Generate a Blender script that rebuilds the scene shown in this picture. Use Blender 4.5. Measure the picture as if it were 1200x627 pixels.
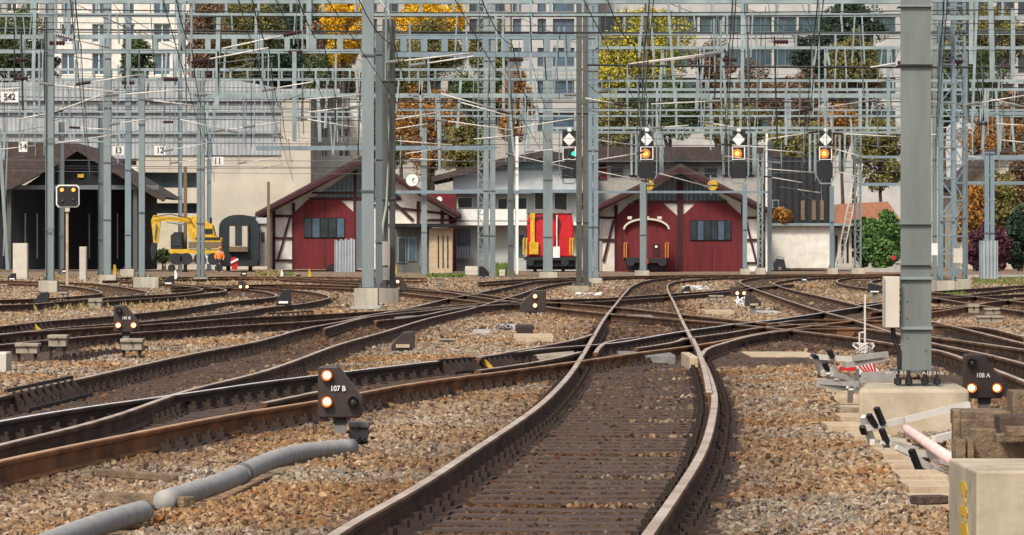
import bpy, bmesh, math, random
import numpy as np
from mathutils import Vector, Matrix
random.seed(7); rng = np.random.default_rng(11)
for o in list(bpy.data.objects): bpy.data.objects.remove(o)
scene = bpy.context.scene
COL = scene.collection
R = math.radians
# ---------------------------------------------------------------- camera, light, exposure
CAMZ = 1.48; F = 4800.0; HY = 298.0; CX = 600.0
cd = bpy.data.cameras.new('camera'); cam = bpy.data.objects.new('camera', cd); COL.objects.link(cam)
cam.location = (0, 0, CAMZ); cam.rotation_euler = (R(90), 0, 0)
cd.sensor_width = 36; cd.lens = F/1200*36; cd.shift_y = (HY-313.5)/1200; cd.clip_start = 0.5; cd.clip_end = 4000
scene.camera = cam
w = bpy.data.worlds.new('World'); scene.world = w; w.use_nodes = True
nt = w.node_tree; bg = nt.nodes['Background']
sky = nt.nodes.new('ShaderNodeTexSky'); sky.sky_type = 'NISHITA'; sky.sun_disc = False
SUN_EL, SUN_AZ = 48, 205       # azimuth measured clockwise from +Y
sky.sun_elevation = R(SUN_EL); sky.sun_rotation = R(SUN_AZ); sky.air_density = 0.8; sky.dust_density = 4.0; sky.ozone_density = 0.4
hs = nt.nodes.new('ShaderNodeHueSaturation'); hs.inputs['Saturation'].default_value = 0.7; nt.links.new(sky.outputs[0], hs.inputs['Color']); nt.links.new(hs.outputs[0], bg.inputs[0]); bg.inputs[1].default_value = 0.115
sd = bpy.data.lights.new('sun', 'SUN'); sun = bpy.data.objects.new('sun', sd); COL.objects.link(sun)
sd.energy = 2.4; sd.angle = R(12); sd.color = (1.0, 0.93, 0.82)
dv = Vector((math.sin(R(SUN_AZ))*math.cos(R(SUN_EL)), math.cos(R(SUN_AZ))*math.cos(R(SUN_EL)), math.sin(R(SUN_EL))))
sun.rotation_euler = dv.to_track_quat('Z', 'Y').to_euler(); sun.location = (0, -20, 40)
vs = scene.view_settings; vs.view_transform = 'Standard'; vs.look = 'None'; vs.gamma = 1; vs.use_curve_mapping = False
vs.exposure = 0.6
scene.render.resolution_x = 1024; scene.render.resolution_y = 535
# ---------------------------------------------------------------- pixel <-> world
def gz(D):
    t = min(max((D-200)/90, 0), 1); return 0.25*t*t*(3-2*t)
def Wp(px, py, D): return Vector(((px-CX)/F*D, D, CAMZ+(HY-py)/F*D))
def Gd(py, z=0.0):
    D = F*(CAMZ-z)/(py-HY)
    for _ in range(12): D = 0.5*D+0.5*F*(CAMZ-z-gz(D))/(py-HY)
    return D
def Gp(px, py, z=0.0):
    D = Gd(py, z); return Vector(((px-CX)/F*D, D, gz(D)+z))
# ---------------------------------------------------------------- materials
MATS = {}
def mat(name, c1, c2=None, scale=3.0, rough=0.75, metal=0.0, bump=0.0, detail=6, emit=0, streak=False, island=False, spec=0.35, c3=None):
    if name in MATS: return MATS[name]
    m = bpy.data.materials.new(name); m.use_nodes = True; n = m.node_tree.nodes; l = m.node_tree.links
    b = n['Principled BSDF']; b.inputs['Roughness'].default_value = rough; b.inputs['Metallic'].default_value = metal
    b.inputs['Specular IOR Level'].default_value = spec
    if c2 is None: c2 = tuple(x*0.78 for x in c1)
    tc = n.new('ShaderNodeTexCoord'); mp = n.new('ShaderNodeMapping'); l.new(tc.outputs['Object'], mp.inputs[0])
    if streak: mp.inputs['Scale'].default_value = (1, 1, 0.12)
    no = n.new('ShaderNodeTexNoise'); no.inputs['Scale'].default_value = scale; no.inputs['Detail'].default_value = detail; no.inputs['Roughness'].default_value = 0.65
    l.new(mp.outputs[0], no.inputs['Vector'])
    cr = n.new('ShaderNodeValToRGB'); cr.color_ramp.elements[0].position = 0.32; cr.color_ramp.elements[1].position = 0.68
    cr.color_ramp.elements[0].color = (*c2, 1); cr.color_ramp.elements[1].color = (*c1, 1)
    if c3:
        e = cr.color_ramp.elements.new(0.5); e.color = (*c3, 1)
    if island:
        g = n.new('ShaderNodeNewGeometry'); mx = n.new('ShaderNodeMath'); mx.operation = 'MULTIPLY_ADD'
        mx.inputs[1].default_value = 0.45; l.new(g.outputs['Random Per Island'], mx.inputs[0])
        m2 = n.new('ShaderNodeMath'); m2.operation = 'MULTIPLY'; m2.inputs[1].default_value = 0.56
        l.new(no.outputs[0], m2.inputs[0]); l.new(m2.outputs[0], mx.inputs[2]); l.new(mx.outputs[0], cr.inputs[0])
    else: l.new(no.outputs[0], cr.inputs[0])
    l.new(cr.outputs[0], b.inputs['Base Color'])
    if emit:
        b.inputs['Emission Color'].default_value = (*c1, 1); b.inputs['Emission Strength'].default_value = emit
    if bump:
        bp = n.new('ShaderNodeBump'); bp.inputs['Strength'].default_value = bump; bp.inputs['Distance'].default_value = 0.05
        n2 = n.new('ShaderNodeTexNoise'); n2.inputs['Scale'].default_value = scale*6; n2.inputs['Detail'].default_value = 5; l.new(mp.outputs[0], n2.inputs['Vector'])
        l.new(n2.outputs[0], bp.inputs['Height']); l.new(bp.outputs[0], b.inputs['Normal'])
    MATS[name] = m; return m
M = {}
M['steel'] = mat('galvanised steel paint', (0.25,0.295,0.30), (0.145,0.18,0.185), 1.3, 0.55, 0.15, streak=True)
M['steel2'] = mat('grey steel darker', (0.14,0.165,0.17), (0.08,0.095,0.10), 1.5, 0.6, 0.1, streak=True)
M['steelblue'] = mat('blue grey steel', (0.21,0.275,0.31), (0.13,0.175,0.205), 1.2, 0.55, 0.1, streak=True)
M['beam'] = mat('pale weathered beam steel', (0.30,0.365,0.37), (0.16,0.205,0.21), 0.9, 0.6, 0.1)
M['mast'] = mat('green grey mast steel', (0.195,0.22,0.205), (0.115,0.13,0.12), 2.2, 0.6, 0.1, streak=True, bump=0.1)
M['olive'] = mat('dark olive steel', (0.115,0.12,0.108), (0.06,0.063,0.056), 2, 0.6, 0.1, streak=True)
M['tube'] = mat('pale aluminium tube', (0.62,0.585,0.53), (0.42,0.40,0.36), 2, 0.45, 0.0)
M['insul'] = mat('dark red glazed insulator', (0.055,0.022,0.022), (0.03,0.014,0.014), 4, 0.3)
M['insulg'] = mat('grey insulator', (0.22,0.22,0.21), None, 4, 0.4)
M['cable'] = mat('dark cable', (0.025,0.027,0.03), None, 4, 0.6)
M['concrete'] = mat('weathered concrete', (0.46,0.42,0.34), (0.24,0.215,0.17), 2.4, 0.9, bump=0.35, streak=True)
M['concreteg'] = mat('grey concrete', (0.40,0.38,0.34), (0.27,0.26,0.24), 3, 0.9, bump=0.3)
M['plinth'] = mat('stained yellowish concrete', (0.46,0.395,0.29), (0.27,0.225,0.155), 3, 0.9, bump=0.08, detail=12)
M['black'] = mat('black paint', (0.018,0.018,0.02), (0.01,0.01,0.012), 4, 0.5)
M['brownblack'] = mat('brown black signal housing', (0.05,0.035,0.03), (0.03,0.022,0.02), 6, 0.45)
M['white'] = mat('white paint', (0.78,0.77,0.73), (0.62,0.6,0.56), 3, 0.6)
M['yellow'] = mat('yellow paint', (0.68,0.42,0.02), (0.38,0.23,0.02), 3, 0.5)
M['red'] = mat('bright red paint', (0.55,0.016,0.024), (0.33,0.012,0.018), 2, 0.4)
M['shedred'] = mat('dark red painted boards', (0.15,0.013,0.017), (0.07,0.008,0.010), 3.5, 0.75, streak=True)
M['darkred'] = mat('maroon timber', (0.062,0.011,0.015), (0.028,0.007,0.009), 4, 0.75)
M['plaster'] = mat('off white plaster', (0.72,0.69,0.62), (0.52,0.49,0.43), 1.6, 0.9)
M['office'] = mat('beige grey office cladding', (0.47,0.455,0.43), (0.31,0.31,0.30), 0.3, 0.85)
M['cream'] = mat('cream plaster', (0.50,0.45,0.37), (0.37,0.335,0.275), 0.35, 0.9)
M['beigeY'] = mat('yellowish wall', (0.50,0.45,0.32), (0.36,0.33,0.25), 0.8, 0.9)
M['glass'] = mat('dark window glass', (0.03,0.045,0.05), (0.015,0.02,0.025), 2, 0.12, spec=0.7)
M['glassblue'] = mat('blue window glass', (0.07,0.12,0.165), (0.035,0.06,0.09), 1.2, 0.15, spec=0.7)
M['glassteal'] = mat('teal window glass', (0.045,0.09,0.105), (0.02,0.04,0.05), 0.8, 0.15, spec=0.7)
M['roof'] = mat('brown tiled roof', (0.075,0.052,0.045), (0.035,0.027,0.024), 3, 0.85, bump=0.3)
M['roofred'] = mat('orange red tiled roof', (0.42,0.19,0.11), (0.27,0.12,0.08), 3, 0.85, bump=0.3)
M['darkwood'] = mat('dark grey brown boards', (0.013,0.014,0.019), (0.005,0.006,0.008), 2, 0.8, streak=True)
M['timber'] = mat('old brown timber', (0.23,0.16,0.10), (0.08,0.055,0.035), 9, 0.9, bump=0.4, streak=False)
M['timberlight'] = mat('pale dusty plank', (0.48,0.38,0.26), (0.33,0.25,0.16), 4, 0.9, bump=0.3)
M['sleeper'] = mat('oil stained sleeper', (0.105,0.066,0.048), (0.028,0.018,0.014), 5, 0.8, bump=0.4)
M['iron'] = mat('rusty iron fitting', (0.05,0.031,0.022), (0.02,0.013,0.01), 7, 0.7, 0.2)
M['box'] = mat('beige cast box', (0.34,0.29,0.22), (0.22,0.18,0.135), 5, 0.75, bump=0.2)
M['cab'] = mat('beige cabinet', (0.55,0.50,0.42), (0.45,0.41,0.34), 2, 0.7)
M['pipe'] = mat('grey plastic pipe', (0.37,0.355,0.33), (0.25,0.24,0.22), 9, 0.6, spec=.2)
M['leadgrey'] = mat('grey cast cover', (0.22,0.21,0.195), (0.13,0.12,0.11), 6, 0.7, 0.1)
M['darkteal'] = mat('dark teal coach paint', (0.018,0.03,0.034), (0.009,0.015,0.017), 2, 0.5)
M['tread'] = mat('black underframe', (0.022,0.024,0.028), (0.012,0.013,0.015), 5, 0.7)
M['lampW'] = mat('lit warm white lens', (1.0,0.70,0.30), (1.0,0.70,0.30), emit=2.6)
M['lampO'] = mat('lit orange lens', (1.0,0.20,0.02), None, emit=7)
M['lampG'] = mat('lit green lens', (0.01,0.75,0.25), (0.01,0.75,0.25), emit=1.6)
M['halo'] = mat('amber lamp glow', (0.75,0.28,0.05), (0.5,0.14,0.02), 8, 0.35)  # glow of the lit lamps put into an amber surface colour
M['lens'] = mat('dark unlit lens', (0.07,0.055,0.045), None, 5, 0.2, spec=0.6)
M['skin'] = mat('skin', (0.5,0.3,0.22), None)
M['orange'] = mat('orange safety jacket', (0.9,0.22,0.03), (0.7,0.16,0.02), 4, 0.8)
M['navy'] = mat('dark navy trousers', (0.03,0.035,0.05), None)
M['bark'] = mat('tree bark', (0.10,0.075,0.055), (0.05,0.038,0.03), 2, 0.95)
M['grass'] = mat('green grass', (0.13,0.20,0.035), (0.08,0.12,0.025), 3, 0.9, island=True)
M['drygrass'] = mat('dry brown grass', (0.34,0.25,0.11), (0.17,0.13,0.05), 3, 0.9, island=True)
# ballast ground
def ground_material():
    m = bpy.data.materials.new('ballast ground'); m.use_nodes = True; n = m.node_tree.nodes; l = m.node_tree.links; b = n['Principled BSDF']
    b.inputs['Roughness'].default_value = 0.95; b.inputs['Specular IOR Level'].default_value = 0.2
    g = n.new('ShaderNodeNewGeometry')
    v = n.new('ShaderNodeTexVoronoi'); v.inputs['Scale'].default_value = 9; l.new(g.outputs['Position'], v.inputs['Vector'])
    sep = n.new('ShaderNodeSeparateColor'); l.new(v.outputs['Color'], sep.inputs[0])
    cr = n.new('ShaderNodeValToRGB'); els = cr.color_ramp.elements
    els[0].color = (0.06,0.045,0.032,1); els[1].color = (0.30,0.26,0.21,1); els[1].position = 1
    for p, c in ((0.3,(0.17,0.135,0.10,1)), (0.55,(0.25,0.205,0.155,1)), (0.75,(0.25,0.165,0.095,1))): e = els.new(p); e.color = c
    l.new(sep.outputs[0], cr.inputs[0])
    n1 = n.new('ShaderNodeTexNoise'); n1.inputs['Scale'].default_value = 0.12; n1.inputs['Detail'].default_value = 5; l.new(g.outputs['Position'], n1.inputs['Vector'])
    c2 = n.new('ShaderNodeValToRGB'); c2.color_ramp.elements[0].position = 0.35; c2.color_ramp.elements[1].position = 0.65
    c2.color_ramp.elements[0].color = (1.0,0.78,0.62,1); c2.color_ramp.elements[1].color = (0.95,0.98,1.0,1); l.new(n1.outputs[0], c2.inputs[0])
    mx = n.new('ShaderNodeMix'); mx.data_type = 'RGBA'; mx.blend_type = 'MULTIPLY'; mx.inputs[0].default_value = 1
    l.new(cr.outputs[0], mx.inputs[6]); l.new(c2.outputs[0], mx.inputs[7]); l.new(mx.outputs[2], b.inputs['Base Color'])
    bp = n.new('ShaderNodeBump'); bp.inputs['Distance'].default_value = 0.05; bp.inputs['Strength'].default_value = 0.8; bp.invert = True
    l.new(v.outputs['Distance'], bp.inputs['Height']); l.new(bp.outputs[0], b.inputs['Normal'])
    return m
M['ground'] = ground_material()
def bed_material():
    m = bpy.data.materials.new('oil darkened ballast'); m.use_nodes = True; n = m.node_tree.nodes; l = m.node_tree.links; b = n['Principled BSDF']
    b.inputs['Roughness'].default_value = 0.9
    g = n.new('ShaderNodeNewGeometry'); v = n.new('ShaderNodeTexVoronoi'); v.inputs['Scale'].default_value = 11; l.new(g.outputs['Position'], v.inputs['Vector'])
    sep = n.new('ShaderNodeSeparateColor'); l.new(v.outputs['Color'], sep.inputs[0])
    cr = n.new('ShaderNodeValToRGB'); els = cr.color_ramp.elements; els[0].color = (0.012,0.009,0.007,1); els[1].color = (0.08,0.06,0.045,1)
    e = els.new(0.6); e.color = (0.04,0.028,0.02,1); l.new(sep.outputs[0], cr.inputs[0]); l.new(cr.outputs[0], b.inputs['Base Color'])
    bp = n.new('ShaderNodeBump'); bp.inputs['Distance'].default_value = 0.05; bp.invert = True; l.new(v.outputs['Distance'], bp.inputs['Height']); l.new(bp.outputs[0], b.inputs['Normal'])
    return m
M['bed'] = bed_material()
def stone_material():
    m = bpy.data.materials.new('ballast stone'); m.use_nodes = True; n = m.node_tree.nodes; l = m.node_tree.links; b = n['Principled BSDF']
    b.inputs['Roughness'].default_value = 0.9; b.inputs['Specular IOR Level'].default_value = 0.2
    oi = n.new('ShaderNodeObjectInfo'); cr = n.new('ShaderNodeValToRGB'); els = cr.color_ramp.elements; cr.color_ramp.interpolation = 'CONSTANT'
    els[0].color = (0.255,0.20,0.135,1); els[1].color = (0.38,0.33,0.265,1); els[1].position = 0.9
    for p, c in ((0.2,(0.20,0.14,0.09)), (0.36,(0.145,0.125,0.108)), (0.5,(0.29,0.235,0.165)), (0.68,(0.22,0.12,0.06)), (0.73,(0.07,0.05,0.037)), (0.84,(0.25,0.225,0.20))):
        e = els.new(p); e.color = (*c, 1)
    l.new(oi.outputs['Random'], cr.inputs[0])
    g = n.new('ShaderNodeNewGeometry'); no = n.new('ShaderNodeTexNoise'); no.inputs['Scale'].default_value = 0.35; no.inputs['Detail'].default_value = 4; l.new(g.outputs['Position'], no.inputs['Vector'])
    c2 = n.new('ShaderNodeValToRGB'); c2.color_ramp.elements[0].position = 0.38; c2.color_ramp.elements[1].position = 0.6
    c2.color_ramp.elements[0].color = (1.0,0.72,0.46,1); c2.color_ramp.elements[1].color = (1.0,1.0,1.0,1); l.new(no.outputs[0], c2.inputs[0])
    mx = n.new('ShaderNodeMix'); mx.data_type = 'RGBA'; mx.blend_type = 'MULTIPLY'; mx.inputs[0].default_value = 0.9
    l.new(cr.outputs[0], mx.inputs[6]); l.new(c2.outputs[0], mx.inputs[7])
    at = n.new('ShaderNodeAttribute'); at.attribute_type = 'INSTANCER'; at.attribute_name = 'tone'
    m2 = n.new('ShaderNodeMix'); m2.data_type = 'RGBA'; m2.blend_type = 'MULTIPLY'
    l.new(at.outputs['Fac'], m2.inputs[0]); l.new(mx.outputs[2], m2.inputs[6]); m2.inputs[7].default_value = (0.26,0.175,0.13,1)
    l.new(m2.outputs[2], b.inputs['Base Color'])
    return m
M['stone'] = stone_material()
def rail_material(name='rail steel', s1=(0.035,0.02,0.012), s2=(0.17,0.082,0.036), t1=(0.32,0.22,0.14), t2=(0.52,0.45,0.38)):
    m = bpy.data.materials.new(name); m.use_nodes = True; n = m.node_tree.nodes; l = m.node_tree.links; b = n['Principled BSDF']; b.inputs['Specular IOR Level'].default_value = 0.25
    g = n.new('ShaderNodeNewGeometry'); sx = n.new('ShaderNodeSeparateXYZ'); l.new(g.outputs['True Normal'], sx.inputs[0])
    sp = n.new('ShaderNodeSeparateXYZ'); tc = n.new('ShaderNodeTexCoord'); l.new(tc.outputs['Object'], sp.inputs[0])
    up = n.new('ShaderNodeMath'); up.operation = 'GREATER_THAN'; up.inputs[1].default_value = 0.85; l.new(sx.outputs[2], up.inputs[0])
    hi = n.new('ShaderNodeMath'); hi.operation = 'GREATER_THAN'; hi.inputs[1].default_value = 0.1; l.new(sp.outputs[2], hi.inputs[0])
    ml = n.new('ShaderNodeMath'); ml.operation = 'MULTIPLY'; l.new(up.outputs[0], ml.inputs[0]); l.new(hi.outputs[0], ml.inputs[1])
    no = n.new('ShaderNodeTexNoise'); no.inputs['Scale'].default_value = 2.2; no.inputs['Detail'].default_value = 7; l.new(g.outputs['Position'], no.inputs['Vector'])
    cr = n.new('ShaderNodeValToRGB'); cr.color_ramp.elements[0].position = .3; cr.color_ramp.elements[1].position = .7
    cr.color_ramp.elements[0].color = (*s1,1); cr.color_ramp.elements[1].color = (*s2,1); l.new(no.outputs[0], cr.inputs[0])
    cr2 = n.new('ShaderNodeValToRGB'); cr2.color_ramp.elements[0].position = .3; cr2.color_ramp.elements[1].position = .7
    cr2.color_ramp.elements[0].color = (*t1,1); cr2.color_ramp.elements[1].color = (*t2,1); l.new(no.outputs[0], cr2.inputs[0])
    mx = n.new('ShaderNodeMix'); mx.data_type = 'RGBA'; l.new(ml.outputs[0], mx.inputs[0]); l.new(cr.outputs[0], mx.inputs[6]); l.new(cr2.outputs[0], mx.inputs[7]); l.new(mx.outputs[2], b.inputs['Base Color'])
    mr = n.new('ShaderNodeMapRange'); mr.inputs[3].default_value = 0.8; mr.inputs[4].default_value = 0.5; l.new(ml.outputs[0], mr.inputs[0]); l.new(mr.outputs[0], b.inputs['Roughness'])
    mm = n.new('ShaderNodeMath'); mm.operation = 'MULTIPLY'; mm.inputs[1].default_value = 0.15; l.new(ml.outputs[0], mm.inputs[0]); l.new(mm.outputs[0], b.inputs['Metallic'])
    return m
M['rail'] = rail_material()
M['rail_rusty'] = rail_material('rusty rail steel', (0.08,0.034,0.014), (0.33,0.13,0.04), (0.36,0.2,0.1), (0.48,0.33,0.2))
M['rail_silver'] = rail_material('polished rail steel', (0.03,0.019,0.013), (0.10,0.055,0.03), (0.55,0.52,0.48), (0.7,0.68,0.66))
def corr_material(name, col, scale, axis=0, dark=0.6, dist=.06):
    m = bpy.data.materials.new(name); m.use_nodes = True; n = m.node_tree.nodes; l = m.node_tree.links; b = n['Principled BSDF']; b.inputs['Roughness'].default_value = .75
    tc = n.new('ShaderNodeTexCoord'); wv = n.new('ShaderNodeTexWave'); wv.wave_type = 'BANDS'; wv.bands_direction = 'XYZ'[axis]; wv.inputs['Scale'].default_value = scale; wv.inputs['Distortion'].default_value = 0.2
    l.new(tc.outputs['Object'], wv.inputs['Vector']); no = n.new('ShaderNodeTexNoise'); no.inputs['Scale'].default_value = 1.2; no.inputs['Detail'].default_value = 6; l.new(tc.outputs['Object'], no.inputs['Vector'])
    cr = n.new('ShaderNodeValToRGB'); cr.color_ramp.elements[0].color = (*[c*dark for c in col], 1); cr.color_ramp.elements[1].color = (*col, 1)
    cr.color_ramp.elements[0].position = .3; cr.color_ramp.elements[1].position = .7; l.new(no.outputs[0], cr.inputs[0]); l.new(cr.outputs[0], b.inputs['Base Color'])
    bp = n.new('ShaderNodeBump'); bp.inputs['Distance'].default_value = dist; l.new(wv.outputs['Fac'], bp.inputs['Height']); l.new(bp.outputs[0], b.inputs['Normal'])
    return m
M['boards'] = corr_material('red vertical boards', (0.14,0.013,0.017), 1.3)
M['corr'] = corr_material('grey corrugated sheet', (0.33,0.38,0.40), 1.6, dark=.75)
M['hallwall'] = corr_material('pale grey panelled wall', (0.43,0.445,0.44), 0.5, 2, dark=.8, dist=.008)
M['hallribs'] = corr_material('pale ribbed metal wall', (0.36,0.38,0.385), 0.9, 0, dark=.72, dist=.05)
M['blackclad'] = corr_material('black cladding', (0.010,0.011,0.015), 0.6, dark=.6)
def foliage(name, a, b, c): return mat('foliage '+name, a, b, 0.35, 0.85, island=True, detail=4, spec=0.15, c3=c)
M['fyel'] = foliage('yellow', (0.55,0.44,0.05), (0.15,0.16,0.03), (0.34,0.31,0.04))
M['fbright'] = foliage('gold', (0.85,0.50,0.02), (0.36,0.22,0.02), (0.68,0.38,0.02))
M['fgreen'] = foliage('green', (0.10,0.15,0.045), (0.035,0.055,0.025), (0.07,0.10,0.035))
M['fdark'] = foliage('dark green', (0.05,0.085,0.05), (0.018,0.033,0.022), (0.035,0.058,0.036))
M['forange'] = foliage('orange', (0.42,0.19,0.05), (0.16,0.09,0.03), (0.30,0.15,0.04))
M['fbrown'] = foliage('rust brown', (0.28,0.16,0.09), (0.08,0.06,0.04), (0.17,0.11,0.06))
M['hill'] = mat('wooded hillside', (0.07,0.075,0.035), (0.02,0.028,0.015), 0.25, 0.95, detail=10, c3=(0.06,0.045,0.025))
M['folive'] = foliage('olive', (0.24,0.22,0.07), (0.09,0.09,0.035), (0.17,0.15,0.05))
M['fpurple'] = foliage('purple', (0.12,0.045,0.06), (0.05,0.02,0.03), (0.08,0.03,0.04))
M['fbush'] = foliage('fresh green', (0.14,0.25,0.07), (0.05,0.10,0.035), (0.09,0.17,0.05))
# ---------------------------------------------------------------- mesh builder
WL = {}
class MB:
    def __init__(s): s.v = []; s.f = []
    def add(s, vs_, fs):
        k = len(s.v); s.v.extend([tuple(v) for v in vs_]); s.f.extend([tuple(i+k for i in f) for f in fs]); return s
    def box(s, a, b):
        x0, y0, z0 = a; x1, y1, z1 = b
        if x0 > x1: x0, x1 = x1, x0
        if y0 > y1: y0, y1 = y1, y0
        if z0 > z1: z0, z1 = z1, z0
        return s.add([(x0,y0,z0),(x1,y0,z0),(x1,y1,z0),(x0,y1,z0),(x0,y0,z1),(x1,y0,z1),(x1,y1,z1),(x0,y1,z1)],
            [(3,2,1,0),(4,5,6,7),(0,1,5,4),(1,2,6,5),(2,3,7,6),(3,0,4,7)])
    def pbox(s, x0, x1, yt, yb, D, dep):      # front face spans these picture positions at distance D, runs dep back
        a = Wp(x0, yb, D); b = Wp(x1, yt, D); return s.box((a.x, D, a.z), (b.x, D+dep, b.z))
    def poly(s, pts, D, dep):                 # outline at distance D with real thickness
        q = [Wp(x, y, D) for x, y in pts]; n = len(q)
        area = sum(q[i].x*q[(i+1)%n].z-q[(i+1)%n].x*q[i].z for i in range(n))
        if area < 0: q.reverse()
        vs_ = [(p.x, D, p.z) for p in q]+[(p.x, D+dep, p.z) for p in q]
        fs = [tuple(range(n)), tuple(range(2*n-1, n-1, -1))]+[((i+1)%n, i, n+i, n+(i+1)%n) for i in range(n)]
        return s.add(vs_, fs)
    def bar(s, p, q, w, h=None, up=(0,0,1)):  # rectangular bar p->q
        h = h or w; p = Vector(p); q = Vector(q); d = (q-p).normalized(); u = Vector(up)
        if abs(d.dot(u)) > .95: u = Vector((0,1,0))
        sd_ = d.cross(u).normalized(); u = sd_.cross(d)
        vs_ = [c+sd_*a*w/2+u*b*h/2 for c in (p, q) for a, b in ((-1,-1),(1,-1),(1,1),(-1,1))]
        return s.add(vs_, [(0,1,2,3),(7,6,5,4),(0,4,5,1),(1,5,6,2),(2,6,7,3),(3,7,4,0)])
    def tube(s, pts, r, n=6, cap=True):
        pts = [Vector(p) for p in pts]; rs = r if isinstance(r, (list, tuple)) else [r]*len(pts); vs_ = []; fs = []
        up = Vector((0,0,1)); d0 = (pts[1]-pts[0]).normalized()
        if abs(d0.dot(up)) > .9: up = Vector((0,1,0))
        for i, p in enumerate(pts):
            d = (pts[min(i+1,len(pts)-1)]-pts[max(i-1,0)]).normalized(); a = d.cross(up).normalized(); b = a.cross(d)
            for k in range(n):
                t = 2*math.pi*k/n; vs_.append(p+(a*math.cos(t)+b*math.sin(t))*rs[i])
        for i in range(len(pts)-1):
            for k in range(n): fs.append((i*n+k, i*n+(k+1)%n, (i+1)*n+(k+1)%n, (i+1)*n+k))
        if cap: fs.append(tuple(range(n))[::-1]); fs.append(tuple(range((len(pts)-1)*n, len(pts)*n)))
        return s.add(vs_, fs)
    def disc(s, c, r, dep, n=20):             # flat drum facing -Y
        return s.tube([(c[0],c[1],c[2]),(c[0],c[1]+dep,c[2])], r, n)
    def build(s, name, m, parent=None, origin=None, smooth=False, bevel=0, static=False):
        if parent is not None: org = WL[parent.name]
        elif origin is not None: org = Vector(origin)
        else:
            a = np.array(s.v); org = Vector(((a[:,0].min()+a[:,0].max())/2, (a[:,1].min()+a[:,1].max())/2, a[:,2].min()))
        me = bpy.data.meshes.new(name); me.from_pydata([(x-org[0], y-org[1], z-org[2]) for x, y, z in s.v], [], s.f)
        me.materials.append(m); me.update()
        if smooth: me.polygons.foreach_set('use_smooth', [True]*len(me.polygons))
        o = bpy.data.objects.new(name, me); COL.objects.link(o)
        if parent is not None: o.parent = parent; WL[o.name] = Vector(org)
        else: o.location = org; WL[o.name] = Vector(org)
        if bevel:
            md = o.modifiers.new('bevel', 'BEVEL'); md.width = bevel; md.segments = 2; md.limit_method = 'ANGLE'
        return o
def tag(o, label=None, cat=None, group=None, kind=None):
    if label: o['label'] = label
    if cat: o['category'] = cat
    if group: o['group'] = group
    if kind: o['kind'] = kind
    return o
def thing(name, label, cat, loc, group=None):
    o = bpy.data.objects.new(name, None); COL.objects.link(o); o.location = loc; o.empty_display_size = .2
    WL[o.name] = Vector(loc); return tag(o, label, cat, group)
def text_mesh(name, s, size, pos, m, parent, dep=0.004, sx=1.0):
    c = bpy.data.curves.new(name, 'FONT'); c.body = s; c.size = size; c.align_x = 'CENTER'; c.align_y = 'CENTER'; c.extrude = dep; c.offset = size*0.02
    t = bpy.data.objects.new('tmp', c); COL.objects.link(t); dg = bpy.context.evaluated_depsgraph_get()
    me = bpy.data.meshes.new_from_object(t.evaluated_get(dg)); bpy.data.objects.remove(t); me.materials.clear(); me.materials.append(m); me.name = name
    o = bpy.data.objects.new(name, me); COL.objects.link(o); o.parent = parent; o.location = Vector(pos)-WL[parent.name]; o.rotation_euler = (R(90),0,0); o.scale = (sx,1,1)
    WL[o.name] = Vector(pos); return o
# ================================================================ SETTING: ground, hill
gm = MB(); ys = [-30,0,10,20,30,45,60,90,130,170,200]+list(range(205,300,5))+[320,400,600,1000,2500]
xs = [-900,-120,-60,-30,-15,0,15,30,60,120,900]
for y in ys:
    for x in xs: gm.v.append((x, y, gz(y)-(.03 if y < 200 else 0)))
nx = len(xs)
for j in range(len(ys)-1):
    for i in range(nx-1): gm.f.append((j*nx+i, j*nx+i+1, (j+1)*nx+i+1, (j+1)*nx+i))
tag(gm.build('ground', M['ground'], origin=(0,0,0)), kind='structure')
hm = MB(); n1, n2 = 60, 14
for j in range(n2+1):
    for i in range(n1+1):
        x = -260+520*i/n1; y = 480+300*j/n2; t = j/n2
        z = 0.25+75*t**0.8+4*math.sin(x*.05+j)*t+2*math.sin(x*.17+j*2)*t; hm.v.append((x,y,z))
for j in range(n2):
    for i in range(n1): hm.f.append((j*(n1+1)+i, j*(n1+1)+i+1, (j+1)*(n1+1)+i+1, (j+1)*(n1+1)+i))
tag(hm.build('hillside', M['hill'], origin=(0,480,0), smooth=True), kind='structure')

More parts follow.
